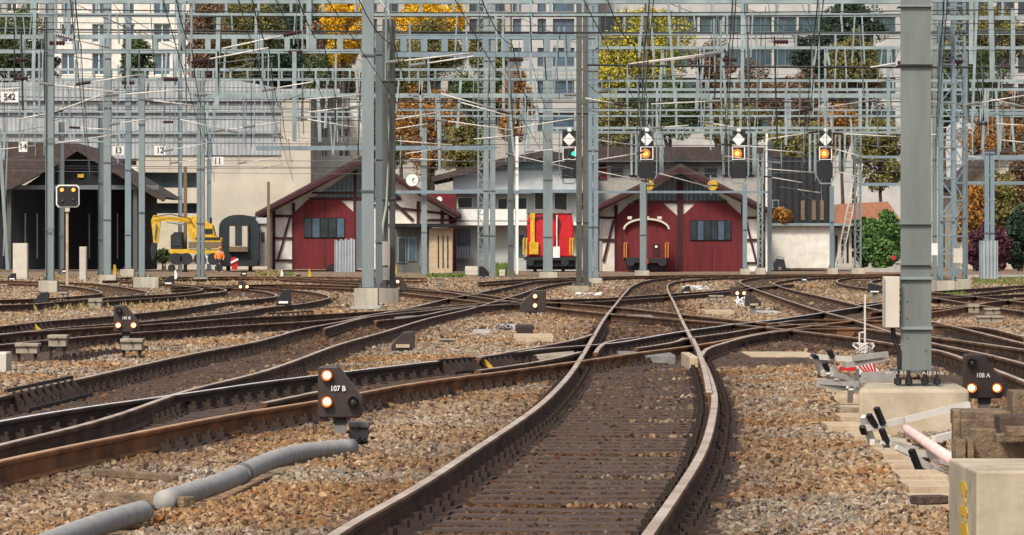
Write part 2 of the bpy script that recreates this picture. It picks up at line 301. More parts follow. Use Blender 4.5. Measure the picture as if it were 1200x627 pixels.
# ================================================================ TRACKS
def smooth_path(px, step):
    P = [Gp(x, y, 0.18) for x, y in px]; P = [Vector((p.x, p.y, 0)) for p in P]
    # Catmull-Rom with chord parametrisation, then resample and relax
    Q = [2*P[0]-P[1]]+P+[2*P[-1]-P[-2]]; out = []
    for i in range(1, len(Q)-2):
        a, b, c, d = Q[i-1:i+3]; L = (c-b).length; n = max(2, int(L/0.5))
        t0 = 0; t1 = t0+max((b-a).length,1e-3)**.5; t2 = t1+max((c-b).length,1e-3)**.5; t3 = t2+max((d-c).length,1e-3)**.5
        for k in range(n):
            t = t1+(t2-t1)*k/n
            A1 = a*((t1-t)/(t1-t0))+b*((t-t0)/(t1-t0)); A2 = b*((t2-t)/(t2-t1))+c*((t-t1)/(t2-t1)); A3 = c*((t3-t)/(t3-t2))+d*((t-t2)/(t3-t2))
            B1 = A1*((t2-t)/(t2-t0))+A2*((t-t0)/(t2-t0)); B2 = A2*((t3-t)/(t3-t1))+A3*((t-t1)/(t3-t1))
            out.append(B1*((t2-t)/(t2-t1))+B2*((t-t1)/(t2-t1)))
    out.append(P[-1]); A = np.array([(p.x,p.y) for p in out])
    s = np.concatenate([[0], np.cumsum(np.hypot(*np.diff(A, axis=0).T))]); n = max(4, int(s[-1]/step)); u = np.linspace(0, s[-1], n)
    B = np.stack([np.interp(u, s, A[:,0]), np.interp(u, s, A[:,1])], 1)
    it = 3 if s[-1] > 15 else 1
    for _ in range(it*4): B[1:-1] = B[1:-1]*.5+(B[:-2]+B[2:])*.25
    return B
PROF = [(-.067,0),(.067,0),(.067,.012),(.012,.028),(.010,.112),(.035,.122),(.036,.145),(.028,.155),(-.028,.155),(-.036,.145),(-.035,.122),(-.010,.112),(-.012,.028),(-.067,.012)]
def rail_mesh(B, z0):
    mb = MB(); n = len(B); T = np.gradient(B, axis=0); T /= np.linalg.norm(T, axis=1)[:,None]+1e-9; N = np.stack([T[:,1], -T[:,0]], 1); k = len(PROF)
    for i in range(n):
        zz = z0+gz(B[i,1])
        for a, h in PROF: mb.v.append((B[i,0]+N[i,0]*a, B[i,1]+N[i,1]*a, zz+h))
    for i in range(n-1):
        for j in range(k): mb.f.append((i*k+j, i*k+(j+1)%k, (i+1)*k+(j+1)%k, (i+1)*k+j))
    mb.f.append(tuple(range(k))); mb.f.append(tuple(range((n-1)*k, n*k))[::-1]); return mb
# unit sleeper and fastening meshes
sm = MB(); sm.box((-.5,-.125,-.1), (.5,.125,0)); sl_o = sm.build('sleeper', M['sleeper'], origin=(0,0,0)); SL_ME = sl_o.data; bpy.data.objects.remove(sl_o)
fm = MB()
fm.box((-.19,-.09,0),(.19,.09,.014))
for s in (-1,1):
    fm.box((s*.075,-.06,.014),(s*.15,.06,.045)); fm.tube([(s*.115,0,.045),(s*.115,0,.085)], .026, 6); fm.box((s*.055,-.035,.03),(s*.10,.035,.055))
fo = fm.build('rail_fastening', M['iron'], origin=(0,0,0)); FA_ME = fo.data; bpy.data.objects.remove(fo)
EXCL = []; EXLINE = []; TRACKPATHS = []; SLEEP = []
def track(i, label, rails, single=None, nofast=False, mats=('rail','rail')):
    """rails: list of traced rail lines (picture positions of the rail top); first two are the pair that carries the sleepers"""
    far = rails[0][0][1] if len(rails[0]) else 340
    paths = [smooth_path(r, 0.5 if max(p[1] for p in r) > 345 else 1.0) for r in rails]
    zo = 0.025+0.0025*(i % 9); P0 = paths[0][0]
    t = thing('railway_track', label, 'railway track', (P0[0], P0[1], gz(P0[1])))
    for B, mm_ in zip(paths, mats):
        ro = rail_mesh(B, zo+0.002).build('rail', M[mm_], t)
        TRACKPATHS.append(B)
    A = paths[0]; C = paths[1] if len(paths) > 1 and single is None else None; side = single or 1
    s = np.concatenate([[0], np.cumsum(np.hypot(*np.diff(A, axis=0).T))]); u = np.arange(0.3, s[-1], 0.6)
    SX = np.interp(u, s, A[:,0]); SY = np.interp(u, s, A[:,1]); T = np.gradient(A, axis=0); TX = np.interp(u, s, T[:,0]); TY = np.interp(u, s, T[:,1])
    items = []; L = []; Rr = []
    for x, y, tx, ty in zip(SX, SY, TX, TY):
        ln = math.hypot(tx, ty)+1e-9; tx /= ln; ty /= ln; nx_, ny_ = ty*side, -tx*side
        c = None
        if C is not None:
            d = np.hypot(C[:,0]-x, C[:,1]-y); k = int(d.argmin())
            if 1.15 < d[k] < 2.3: c = (C[k,0], C[k,1])
            elif d[k] >= 2.3: 
                if min(abs(C[:,1]-y)) > 2: c = (x+nx_*1.5, y+ny_*1.5)
        if c is None: c = (x+nx_*1.5, y+ny_*1.5)
        items.append((x, y, c[0], c[1]))
    bed = MB(); last = None
    for q, (x, y, a, b) in enumerate(items):
        dx, dy = a-x, b-y; ln = math.hypot(dx, dy); dx /= ln; dy /= ln; wv = .62+random.uniform(-.08,.1)
        p1 = (x-dx*wv, y-dy*wv, gz(y)-.024+.0015*(i%9)); p2 = (a+dx*wv, b+dy*wv, gz(b)-.024+.0015*(i%9)); bed.v += [p1, p2]
        if q and (abs(y-items[q-1][1]) < 1.5): bed.f.append((2*q-2, 2*q-1, 2*q+1, 2*q))
    bed.build('ballast_bed', M['bed'], t)
    order = sorted(range(len(items)), key=lambda q: items[q][1]); indiv = set(order[:100]); rest = MB(); org = WL[t.name]
    for q, (x, y, a, b) in enumerate(items):
        cx, cy = (x+a)/2, (y+b)/2; ang = math.atan2(b-y, a-x); ln = math.hypot(a-x, b-y)+1.05+random.uniform(-.06,.06); z = zo+gz(cy)+random.uniform(-.002,0.0)
        SLEEP.append((cx, cy, ang, ln))
        if q in indiv:
            o = bpy.data.objects.new('sleeper', SL_ME); COL.objects.link(o); o.parent = t; o.location = Vector((cx, cy, z))-org; o.rotation_euler = (0,0,ang+random.uniform(-.008,.008)); o.scale = (ln,1,1)
            if cy < 85 and not nofast:
                for (fx, fy) in ((x,y),(a,b)):
                    f = bpy.data.objects.new('rail_fastening', FA_ME); COL.objects.link(f); f.parent = o
                    loc = Matrix.Rotation(-ang, 3, 'Z') @ Vector((fx-cx, fy-cy, 0.0)); f.location = (loc.x/ln, loc.y, 0.001); f.scale = (1/ln,1,1)
        else:
            d = Vector((math.cos(ang), math.sin(ang), 0)); c0 = Vector((cx,cy,z-.05)); rest.bar(c0-d*ln/2, c0+d*ln/2, .25, .1)
    if rest.v: tag(rest.build('sleeper', M['sleeper'], t), kind='stuff')
    return t
AL = [(345,660),(389,625),(479,577),(542.6,535.5),(600,498),(631,476),(662.5,445),(683,416),(694,397),(709,372),(720.6,357.5),(732,343.5),(742,334.5),(759,328.6),(784,325.5),(820,323.5),(900,322)]
AR = [(735,660),(760,625),(798,570.6),(823.4,529),(834.6,491),(837.5,464),(831,440),(821,417.5),(808,392.5),(797.7,372),(789,353),(784,343.5),(782,337),(785,332),(800,328.8),(840,326),(910,324.3)]
track(0, 'curving centre track in the foreground that bends towards the middle of the photo', [AL, AR])
D1 = [(-60,478),(0,465),(62.5,451),(146,432),(228.5,414),(300,400.5),(357,385),(400,377),(433.5,369.5),(484,360),(520.6,351),(551,345),(600,335),(633.5,328.6),(667,326)]
D2 = [(-60,537),(0,521),(96,499),(160,479),(211,460),(262,447),(300,438),(345,423),(396,404),(450,389),(500.5,373.6),(551,362),(584,352),(608,345),(638.5,335),(667,330.5),(690,328)]
track(1, 'left track running from the ribbed guard rail towards the concrete based twin masts', [D1, D2])
B1 = [(-60,506),(0,494),(104,477),(183,466.5),(250,457),(300,449),(376,440),(405,436),(504,424.5),(600,414),(648,407),(690,405.5),(717,403),(746,398),(800,388.5),(833.5,384),(864,379.5),(900,376),(935,371),(961,367),(1000,361),(1045,354)]
B2 = [(-60,555),(0,540.3),(140,511.6),(300,481),(373,471),(428,459.6),(491.5,448.4),(600,434.5),(667,425),(683,423),(767,411),(808,406),(850,399),(900,389),(924,386),(957,381),(1000,376),(1035,371),(1090,366),(1134,359),(1160,354)]
track(2, 'rusty track passing behind the nearest dwarf signal and crossing the centre track', [B1, B2], mats=('rail_silver','rail_rusty'))
Cn = [(1230,460),(1200,447),(1130,421),(1091,409),(1050,404),(1000,396),(950,390),(917,386),(833,377.5),(794,374.5),(727,369),(687,365),(650,361),(620,356),(580,351),(551,347),(517,341),(475,336)]
Cf = [(1230,415),(1200,410),(1090,395),(1045,390),(1000,384),(961,382),(900,379),(850,374),(796,368),(731,361),(684,357),(640,354),(600,350),(551,343),(517,339)]
track(3, 'track from the right edge under the tall mast crossing leftward over the centre track', [Cn, Cf])
Gn = [(-60,413),(0,404.6),(79,397),(161,390),(200,388),(275,382),(334,379),(400,374),(467,365),(517,361.5),(567,358.6),(600,357),(660,355),(694,354),(727,352),(778,348.5),(842,343),(890,337),(930,333)]
Gf = [(-60,397),(0,392),(67,387),(124,383.7),(200,379),(287,372.5),(367,369),(442,365),(500,361),(560,356),(620,352),(700,350),(760,346),(842,340.5),(880,335)]
track(4, 'left track passing behind the dwarf signal that stands over a beige junction box', [Gn, Gf])
Hf = [(-60,391),(0,383),(55,377),(134,370.5),(200,363.6),(267,354),(317,349),(324,346),(310,342),(290,339.5),(242,335.5),(200,333)]
Hn = [(-60,401),(0,393),(80,384),(159,378.5),(200,374.5),(267,368),(317,360),(344,357.7),(381,351),(386,347.7),(367.5,342.7),(342,340),(294,337),(230,333.5)]
track(5, 'left track with an S shaped bend around the black backed dwarf signal', [Hn, Hf])
I1 = [(-40,361),(0,358),(40,357),(57,355),(117,350),(161,345.5),(174,343.5),(167.5,341),(134,335.5),(100.5,332),(67,331),(0,329)]
I2 = [(-40,353),(0,352),(60,349.5),(100,346.5),(119,344),(117,342),(100,338),(67,334.5),(0,332)]
track(6, 'far left track looping in front of the dark wooden shed', [I1, I2])
J1 = [(120,354),(160,351),(200,348.5),(238,345),(262,342),(262,339),(230,335),(190,331),(150,329)]
J2 = [(60,353),(120,349.5),(174,346.5),(200,345),(233,341),(236,338.5),(215,335.5),(180,332),(140,330)]
track(7, 'track curving away below the pair of square concrete mast footings', [J1, J2])
K1 = [(1230,437),(1200,428),(1157,417),(1090,403),(1043,390),(997,375),(961,365),(887,340),(870,333),(867,330.5),(872,328),(894,325),(942,323.5),(1000,323)]
K2 = [(1230,411),(1200,404),(1144,390),(1090,377),(1040,367),(1000,357),(960,347.5),(927,340),(910,334.5),(907,331.8),(920,329),(942,326.7),(975,325.5),(1020,325)]
track(8, 'right hand track that sweeps in an S from the red doors to the tall mast', [K1, K2])
L1 = [(1230,369),(1200,365),(1151,358),(1090,348),(1040,341),(1000,335.5),(984,332),(981,329),(986,326.5),(1000,325),(1040,323.8)]
L2 = [(1230,358),(1200,354),(1140,347),(1090,342),(1050,337),(1026,333),(1020,330),(1030,327.5),(1060,326)]
track(9, 'right far track curving behind the beige cabinet on the tall mast', [L1, L2])
track(10, 'rails fanning out below the yellow grass patch at the right', [[(1040,352),(1090,349),(1130,346),(1146,344),(1200,338),(1230,336)], [(1040,345),(1100,341),(1160,337),(1230,332)]])
track(11, 'cross rails between the leaning pole mast and the yellow grass patch', [[(1020,366),(1060,364),(1090,363),(1136,357),(1180,352),(1230,349)], [(1000,357),(1060,352),(1100,350),(1150,347),(1230,343)]], nofast=True)
track(12, 'turnout track leaving the centre track toward the right under the dwarf signal', [[(822,417),(828,409),(850,402),(880,394),(924,387.5),(980,384),(1045,386)], [(797,399),(806,396.5),(850,391),(900,383),(960,379)]], nofast=True)
track(13, 'siding running into the left red shed doors', [[(470,331),(420,329.5),(360,326.5),(345,323),(352,321.4)], [(430,333),(380,330),(335,328),(322,325),(326,322.4)]], nofast=True)
track(14, 'siding running along in front of the right red shed', [[(560,331),(620,327),(700,324.6),(800,322.6),(950,321.6),(1100,321.2)], [(560,334),(620,330),(700,326.6),(800,324.4),(950,323),(1100,322.6)]], nofast=True)
track(15, 'far rails passing below the excavator and dark coach', [[(120,326),(200,325),(300,324),(400,325),(500,326)], [(120,329),(200,328),(300,326.4),(400,328),(500,329.5)]], nofast=True)
track(16, 'middle distance siding crossing below the clock', [[(200,337),(280,334.5),(340,333.5),(430,336),(500,341),(560,346)], [(200,340),(280,337.5),(340,336.5),(430,340),(500,347),(560,354)]], nofast=True)
track(17, 'short connecting curve meeting the centre track from the left', [[(560,421),(600,413.5),(650,404.5),(676,399),(694,393)], [(560,436),(610,429),(650,422),(680,414)]], nofast=True)
# check rails and wing rails (single lengths of rail beside crossings)
def check_rail(label, pts, i):
    B = smooth_path(pts, .5); o = rail_mesh(B, .034+.0025*i).build('check_rail', M['rail']); tag(o, label, 'check rail'); TRACKPATHS.append(B)
check_rail('short check rail inside the centre track left of the diamond', [(698,414),(704,406),(716,400),(746,396)], 1)
check_rail('long check rail inside the centre track between both grey covers', [(745,409),(790,402),(802,397)], 2)
check_rail('check rail beside the right leg of the centre track near the small steel block', [(812,398),(819,414),(827,440),(831,462)], 3)
check_rail('wing rail at the crossing left of the ribbed fins', [(380,386),(440,371),(500,365),(560,358)], 4)
check_rail('wing rail below the twin masts', [(440,377),(480,373),(540,362),(600,356)], 5)
check_rail('wing rail in the crossing to the right of the centre track', [(900,381),(960,375),(1035,377)], 6)
check_rail('wing rail at the right edge beside the junction boxes', [(1090,382),(1140,384),(1200,396)], 7)
check_rail('loose rusty rail end beside the nearest dwarf signal', [(308,474),(340,467),(374,460)], 2)
# ribbed rail anchors
def ribs(label, x0, y0, x1, y1, n, h, yellow=()):
    a = Gp(x0, y0); b = Gp(x1, y1); t = thing('ribbed_rail_guard', label, 'rail guard', a)
    d = (b-a); nrm = Vector((d.y, -d.x, 0)).normalized(); a += nrm*.07; b += nrm*.07
    bk = MB(); bk.bar(a+Vector((0,0,h*1.0)), b+Vector((0,0,h*1.0)), .035, .03); bk.bar(a+Vector((0,0,.045))+nrm*.2, b+Vector((0,0,.045))+nrm*.2, .03, .03); bk.build('side_bar', M['iron'], t)
    for k in range(n):
        p = a+d*(k+.5)/n; w_ = d.normalized()*.03; q = MB(); f = nrm*.22
        vs_ = []
        for s in (-1,1):
            for c in (p+Vector((0,0,.01)), p+f+Vector((0,0,.01)), p+nrm*.03+Vector((0,0,h))): vs_.append(c+w_*s)
        q.add(vs_, [(0,1,2),(5,4,3),(0,3,4,1),(1,4,5,2),(2,5,3,0)]); q.build('rib', M['yellow'] if k in yellow else M['iron'], t)
ribs('ribbed rusty rail guard with one yellow rib near the middle of the yard', 508, 441, 592, 434, 13, .19, (7,))
ribs('ribbed dark rail guard at the lower left edge of the photo', -2, 486, 76, 467, 9, .22)
ribs('ribbed guard with an orange brown rib left of the second dwarf signal', 14, 394, 55, 389, 7, .19, (3,))
ribs('far ribbed guard in front of the black backed signal on a white block', 311, 378, 363, 374.5, 9, .19)

# ================================================================ BALLAST STONES (uncountable)
def stones():
    pts = []
    for d0, d1, dens, sc in ((16.5,26,1500,.030),(26,38,950,.034),(38,60,440,.045),(60,95,150,.062),(95,150,44,.085),(150,230,10,.10)):
        area = (d1-d0)*0.27*(d0+d1)/2*1.08; n = int(area*dens)
        D = np.sqrt(rng.uniform(d0**2, d1**2, n)); x = rng.uniform(-1,1,n)*(0.137*D+.6)
        pts.append(np.stack([x, D, np.full(n, sc)], 1))
    P = np.concatenate(pts); n = len(P); near = np.full(n, 9.0); intrk = np.zeros(n, bool)
    cell = {}
    for B in TRACKPATHS:
        for k in range(0, len(B)): 
            cell.setdefault((int(math.floor(B[k,0]/2)), int(math.floor(B[k,1]/2))), []).append(B[k])
    allp = np.concatenate(TRACKPATHS)
    ci = np.floor(P[:,:2]/2).astype(int); key = ci[:,0]*100000+ci[:,1]; uk, inv = np.unique(key, return_inverse=True); ordr = np.argsort(inv, kind='stable'); bounds = np.searchsorted(inv[ordr], np.arange(len(uk)+1))
    for g in range(len(uk)):
        idx = ordr[bounds[g]:bounds[g+1]]; cx_, cy_ = ci[idx[0]]
        c = [q for a in (-1,0,1) for b in (-1,0,1) for q in cell.get((cx_+a, cy_+b), ())]
        if not c: continue
        c = np.array(c); d = np.sqrt((P[idx,0][:,None]-c[:,0])**2+((P[idx,1][:,None]-c[:,1])*.8)**2); near[idx] = d.min(1)
    # inside sleeper areas
    sl = np.array(SLEEP); scell = {}
    for q in sl: scell.setdefault(int(q[1]//2), []).append(q)
    on = np.zeros(n, bool); inb = np.zeros(n, bool)
    yk = (P[:,1]//2).astype(int)
    for k in np.unique(yk):
        idx = np.where(yk == k)[0]; c = [q for a in (-1,0,1) for q in scell.get(k+a, ())]
        if not c: continue
        for q in c:
            dx = P[idx,0]-q[0]; dy = P[idx,1]-q[1]; u = dx*math.cos(q[2])+dy*math.sin(q[2]); v = -dx*math.sin(q[2])+dy*math.cos(q[2])
            inb[idx] |= (abs(v) < .4) & (abs(u) < q[3]/2-.28); on[idx] |= (abs(v) < .13) & (abs(u) < q[3]/2-.3)
    PX = CX+P[:,0]/P[:,1]*F; PY = HY+F*(CAMZ-.02)/P[:,1]; ex = np.zeros(n, bool)
    for (a_, b_, c_, d_) in EXCL: ex |= (PX > a_) & (PX < b_) & (PY > c_) & (PY < d_)
    for (A_, B_, r_) in EXLINE:
        d_ = np.array(B_)-np.array(A_); q_ = P[:,:2]-np.array(A_); t_ = np.clip((q_@d_)/(d_@d_), 0, 1); ex |= np.hypot(*(q_-t_[:,None]*d_).T) < r_
    keep = ~ex & (near > .095) & ~(on & (rng.random(n) > .2)) & ~(inb & (rng.random(n) > .8))
    P = P[keep]; near = near[keep]; inb = inb[keep]; n = len(P)
    tone = np.clip(1.15-near*1.1, 0, 1)*.55; tone[inb] = np.maximum(tone[inb], rng.uniform(.75,1,inb.sum())); tone = np.clip(tone+rng.normal(0,.08,n), 0, 1)
    far = np.clip((P[:,1]-40)/60, 0, 1); tone *= (1-.2*far)
    size = P[:,2]*rng.uniform(.55,1.35,n); size[inb] *= rng.uniform(.45,1.0,inb.sum())
    mound = np.where(inb, 0.0, np.clip((near-.5)*.04, 0, .03))
    z = np.array([gz(y) for y in P[:,1]])+np.where(inb, rng.uniform(-.014,.008,n), rng.uniform(-.006,.022,n)+mound)
    far2 = P[:,1] > 60; z = np.where(inb & far2, z+.008, z)
    me = bpy.data.meshes.new('ballast_stones'); me.vertices.add(n); me.vertices.foreach_set('co', np.stack([P[:,0],P[:,1],z],1).astype(np.float32).ravel())
    a = me.attributes.new('scl','FLOAT','POINT'); a.data.foreach_set('value', size.astype(np.float32))
    a = me.attributes.new('tone','FLOAT','POINT'); a.data.foreach_set('value', tone.astype(np.float32))
    a = me.attributes.new('rot','FLOAT_VECTOR','POINT'); a.data.foreach_set('vector', rng.uniform(0,6.28,(n,3)).astype(np.float32).ravel())
    me.update(); o = bpy.data.objects.new('ballast_stones', me); COL.objects.link(o); tag(o, 'loose tan grey and rust coloured ballast stones between the tracks', 'ballast', kind='stuff')
    rocks = bpy.data.collections.new('stone_shapes')
    for k in range(8):
        bm = bmesh.new()
        for _ in range(13):
            v = Vector(rng.normal(size=3)).normalized()*rng.uniform(.8,1.05); bm.verts.new((v.x*rng.uniform(.8,1.1), v.y*.8, v.z*.6))
        r_ = bmesh.ops.convex_hull(bm, input=bm.verts); rm = bpy.data.meshes.new('stone'); bmesh.ops.delete(bm, geom=[v for v in bm.verts if not v.link_faces], context='VERTS')
        bm.to_mesh(rm); bm.free(); rm.materials.append(M['stone']); ro = bpy.data.objects.new('stone', rm); rocks.objects.link(ro)
    ng = bpy.data.node_groups.new('scatter', 'GeometryNodeTree'); ng.interface.new_socket('Geometry', in_out='INPUT', socket_type='NodeSocketGeometry'); ng.interface.new_socket('Geometry', in_out='OUTPUT', socket_type='NodeSocketGeometry')
    N = ng.nodes; l = ng.links; gi = N.new('NodeGroupInput'); go = N.new('NodeGroupOutput'); mp = N.new('GeometryNodeMeshToPoints'); ip = N.new('GeometryNodeInstanceOnPoints'); ci_ = N.new('GeometryNodeCollectionInfo')
    ci_.inputs['Collection'].default_value = rocks; ci_.inputs['Separate Children'].default_value = True; ci_.inputs['Reset Children'].default_value = True
    ip.inputs['Pick Instance'].default_value = True
    def na(nm, ty): q = N.new('GeometryNodeInputNamedAttribute'); q.data_type = ty; q.inputs['Name'].default_value = nm; return q
    r1 = na('rot','FLOAT_VECTOR'); s1 = na('scl','FLOAT'); rv = N.new('FunctionNodeRandomValue'); rv.data_type = 'INT'; rv.inputs[4].default_value = 0; rv.inputs[5].default_value = 7
    l.new(gi.outputs[0], mp.inputs[0]); l.new(mp.outputs[0], ip.inputs['Points']); l.new(ci_.outputs[0], ip.inputs['Instance']); l.new(rv.outputs[2], ip.inputs['Instance Index'])
    l.new(r1.outputs[0], ip.inputs['Rotation']); l.new(s1.outputs[0], ip.inputs['Scale']); l.new(ip.outputs[0], go.inputs[0])
    md = o.modifiers.new('scatter', 'NODES'); md.node_group = ng
# ================================================================ BUILDINGS
def facade(name, label, cat, D, x0, x1, ytop, ybase, rows, cols, dep, wall, glass, frame, group=None, sill=0.35, bars=1, roof=None):
    """rows: (ytop,ybot) window bands, cols: (xa,xb) window columns"""
    base = Wp((x0+x1)/2, ybase, D); t = thing(name, label, cat, (base.x, D, base.z), group)
    w_ = MB(); w_.pbox(x0, x1, ytop, ybase, D+sill, dep)
    ybs = [ytop]+[y for r in rows for y in r]+[ybase]
    for k in range(0, len(ybs), 2):
        if ybs[k+1]-ybs[k] > .3: w_.pbox(x0, x1, ybs[k], ybs[k+1], D, sill)
    for (ra, rb) in rows:
        e = [x0]+[c for q in cols for c in q]+[x1]
        for k in range(0, len(e), 2):
            if e[k+1]-e[k] > .2: w_.pbox(e[k], e[k+1], ra, rb, D+.01, sill-.01)
    w_.build('wall', wall, t)
    for (ra, rb) in rows:
        for (ca, cb) in cols:
            s_ = F/D; fr = MB(); th = .10*s_
            fr.pbox(ca, cb, ra, ra+th, D+sill-.15, .1); fr.pbox(ca, cb, rb-th, rb, D+sill-.15, .1)
            fr.pbox(ca, ca+th, ra+th, rb-th, D+sill-.15, .1); fr.pbox(cb-th, cb, ra+th, rb-th, D+sill-.15, .1)
            for q in range(bars):
                xm = ca+(cb-ca)*(q+1)/(bars+1); fr.pbox(xm-th/2, xm+th/2, ra+th, rb-th, D+sill-.14, .08)
            f = fr.build('window', frame, t); g = MB(); g.pbox(ca, cb, ra, rb, D+sill-.04, .03); g.build('pane', glass, f)
    if roof:
        r_ = MB(); r_.pbox(x0-4, x1+4, ytop-roof, ytop, D-.6, dep+1.2); r_.build('roof', M['concreteg'], t)
    return t
def steps(a, b, pitch, wd): 
    out = []; x = a
    while x+wd < b: out.append((x, x+wd)); x += pitch
    return out
# far apartment block, left
facade('apartment_block', 'white apartment block with blue windows behind the left masts', 'apartment block', 420, 62, 222, -55, 330,
       [(-42,-22),(-8,18),(28,50),(62,88)], [(72,88),(108,124),(144,158),(180,200)], 14, M['plaster'], M['glassblue'], M['white'], bars=1)
facade('apartment_block', 'darker apartment block half hidden by green trees at the left edge', 'apartment block', 440, -40, 58, -55, 330,
       [(-40,-20),(-4,14),(30,48),(64,82)], [(-20,0),(8,20),(30,46)], 14, M['concreteg'], M['glass'], M['white'], bars=1)
# office building spanning the middle and right background
oc = steps(486, 612, 25, 17)
facade('office_building', 'grey office block with rows of narrow windows behind the golden tree', 'office building', 430, 395, 598, -60, 330,
       [(-50,-30),(-16,14),(22,38),(56,76),(94,110),(130,148)], steps(400, 596, 25, 17), 20, M['concreteg'], M['glass'], M['steel2'], bars=1)
facade('tower_block', 'pale beige narrow tower with vertical piers left of the bundled grey mast', 'tower block', 415, 600, 700, -60, 330,
       [(-44,-26),(-12,14),(22,42),(56,78),(94,116),(132,154)], [(601,611),(630,640),(648,673),(683,697)], 18, M['office'], M['glassblue'], M['steel2'], bars=0)
facade('office_building', 'wide beige office building with long bands of teal windows', 'office building', 425, 701, 1062, -60, 330,
       [(-48,-30),(-14,2),(19,40),(55,77),(91,113),(127,149)], steps(704, 1060, 29, 26.5), 22, M['office'], M['glassteal'], M['steel2'], bars=1)
facade('office_building', 'office building with brown recesses at the top right behind the lattice mast', 'office building', 428, 1064, 1290, -60, 330,
       [(-48,-30),(-14,18),(30,52),(64,86),(98,120)], steps(1068, 1280, 25, 21), 22, M['office'], M['glass'], M['steel2'], bars=1)
# big hall, left: pale grey panelled upper wall over cream wall
D = 335; b = Wp(200, 321, D); t = thing('industrial_hall', 'long pale grey hall with cream lower wall behind the excavator and dark coach', 'industrial hall', b)
u = MB(); u.poly([(-60,98),(262,91),(330,104),(398,104),(398,112),(330,116),(330,182),(165,182),(165,186),(-60,186)], D-.1, 26); u.build('upper_wall', M['hallribs'], t)
e = MB()
for y in (118, 131, 156): e.pbox(-60, 329, y, y+1.6, D-.35, .22)
e.build('rail_strip', M['steel2'], t)
c = MB()
for (xa, xb, ya, yb) in ((160,168,183,322),(168,232,183,202),(168,232,220,238),(168,232,250,322),(232,330,183,322)): c.pbox(xa, xb, ya, yb, D+.05, .8)
c.pbox(160, 330, 182, 322, D+1.0, 24); c.build('lower_wall', M['cream'], t)
for (ya, yb) in ((202,220),(238,250)):
    g = MB(); g.pbox(168.5, 231.5, ya, yb, D+.75, .06); g.build('window', M['glass'], t)
c = MB(); c.pbox(330, 364, 117, 320, D-.6, 6); c.build('stair_tower', M['cream'], t)
c = MB(); c.pbox(176, 262, 262, 304, D-.25, .28); c.build('yellow_wall_panel', M['beigeY'], t)
c = MB(); c.pbox(200, 214, 275, 297, D-.4, .14); c.build('doorway', M['black'], t)
facade('concrete_building', 'pale concrete building with dark windows just right of the cream stair tower', 'concrete building', 345, 364, 424, 118, 320,
       [(128,140),(150,162),(172,184)], [(376,384),(396,410)], 18, M['plaster'], M['glass'], M['white'])
# dark wooden shed, far left
D = 292; b = Wp(80, 317, D); t = thing('wooden_shed', 'dark open fronted wooden shed with brown tiled roof at the far left', 'wooden shed', b)
r_ = MB(); r_.poly([(-40,168),(92,170),(194,232),(190,236),(90,177),(62,196),(12,222),(-40,222)], D-1.2, 1.2); r_.poly([(-40,166),(92,168),(194,231),(180,231),(86,180),(-40,180)], D+.02, 16); r_.build('roof', M['roof'], t)
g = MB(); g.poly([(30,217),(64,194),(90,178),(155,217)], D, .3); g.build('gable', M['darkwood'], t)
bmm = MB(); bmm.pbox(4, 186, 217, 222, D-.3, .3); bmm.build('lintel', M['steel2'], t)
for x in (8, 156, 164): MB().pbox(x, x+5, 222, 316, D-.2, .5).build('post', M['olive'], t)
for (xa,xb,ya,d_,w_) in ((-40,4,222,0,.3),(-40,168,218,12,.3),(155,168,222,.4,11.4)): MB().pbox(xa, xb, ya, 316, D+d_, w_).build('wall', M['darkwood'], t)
s_ = MB()
for x in (43, 104, 137, 29): s_.pbox(x, x+1.2, 250, 303, D+9, .3)
s_.build('inner_column', M['concreteg'], t)
tag(MB().pbox(91, 98, 204, 208, D-.16, .08).build('notice_plate', M['yellow']), 'small yellow plate on the gable of the dark wooden shed', 'notice plate')
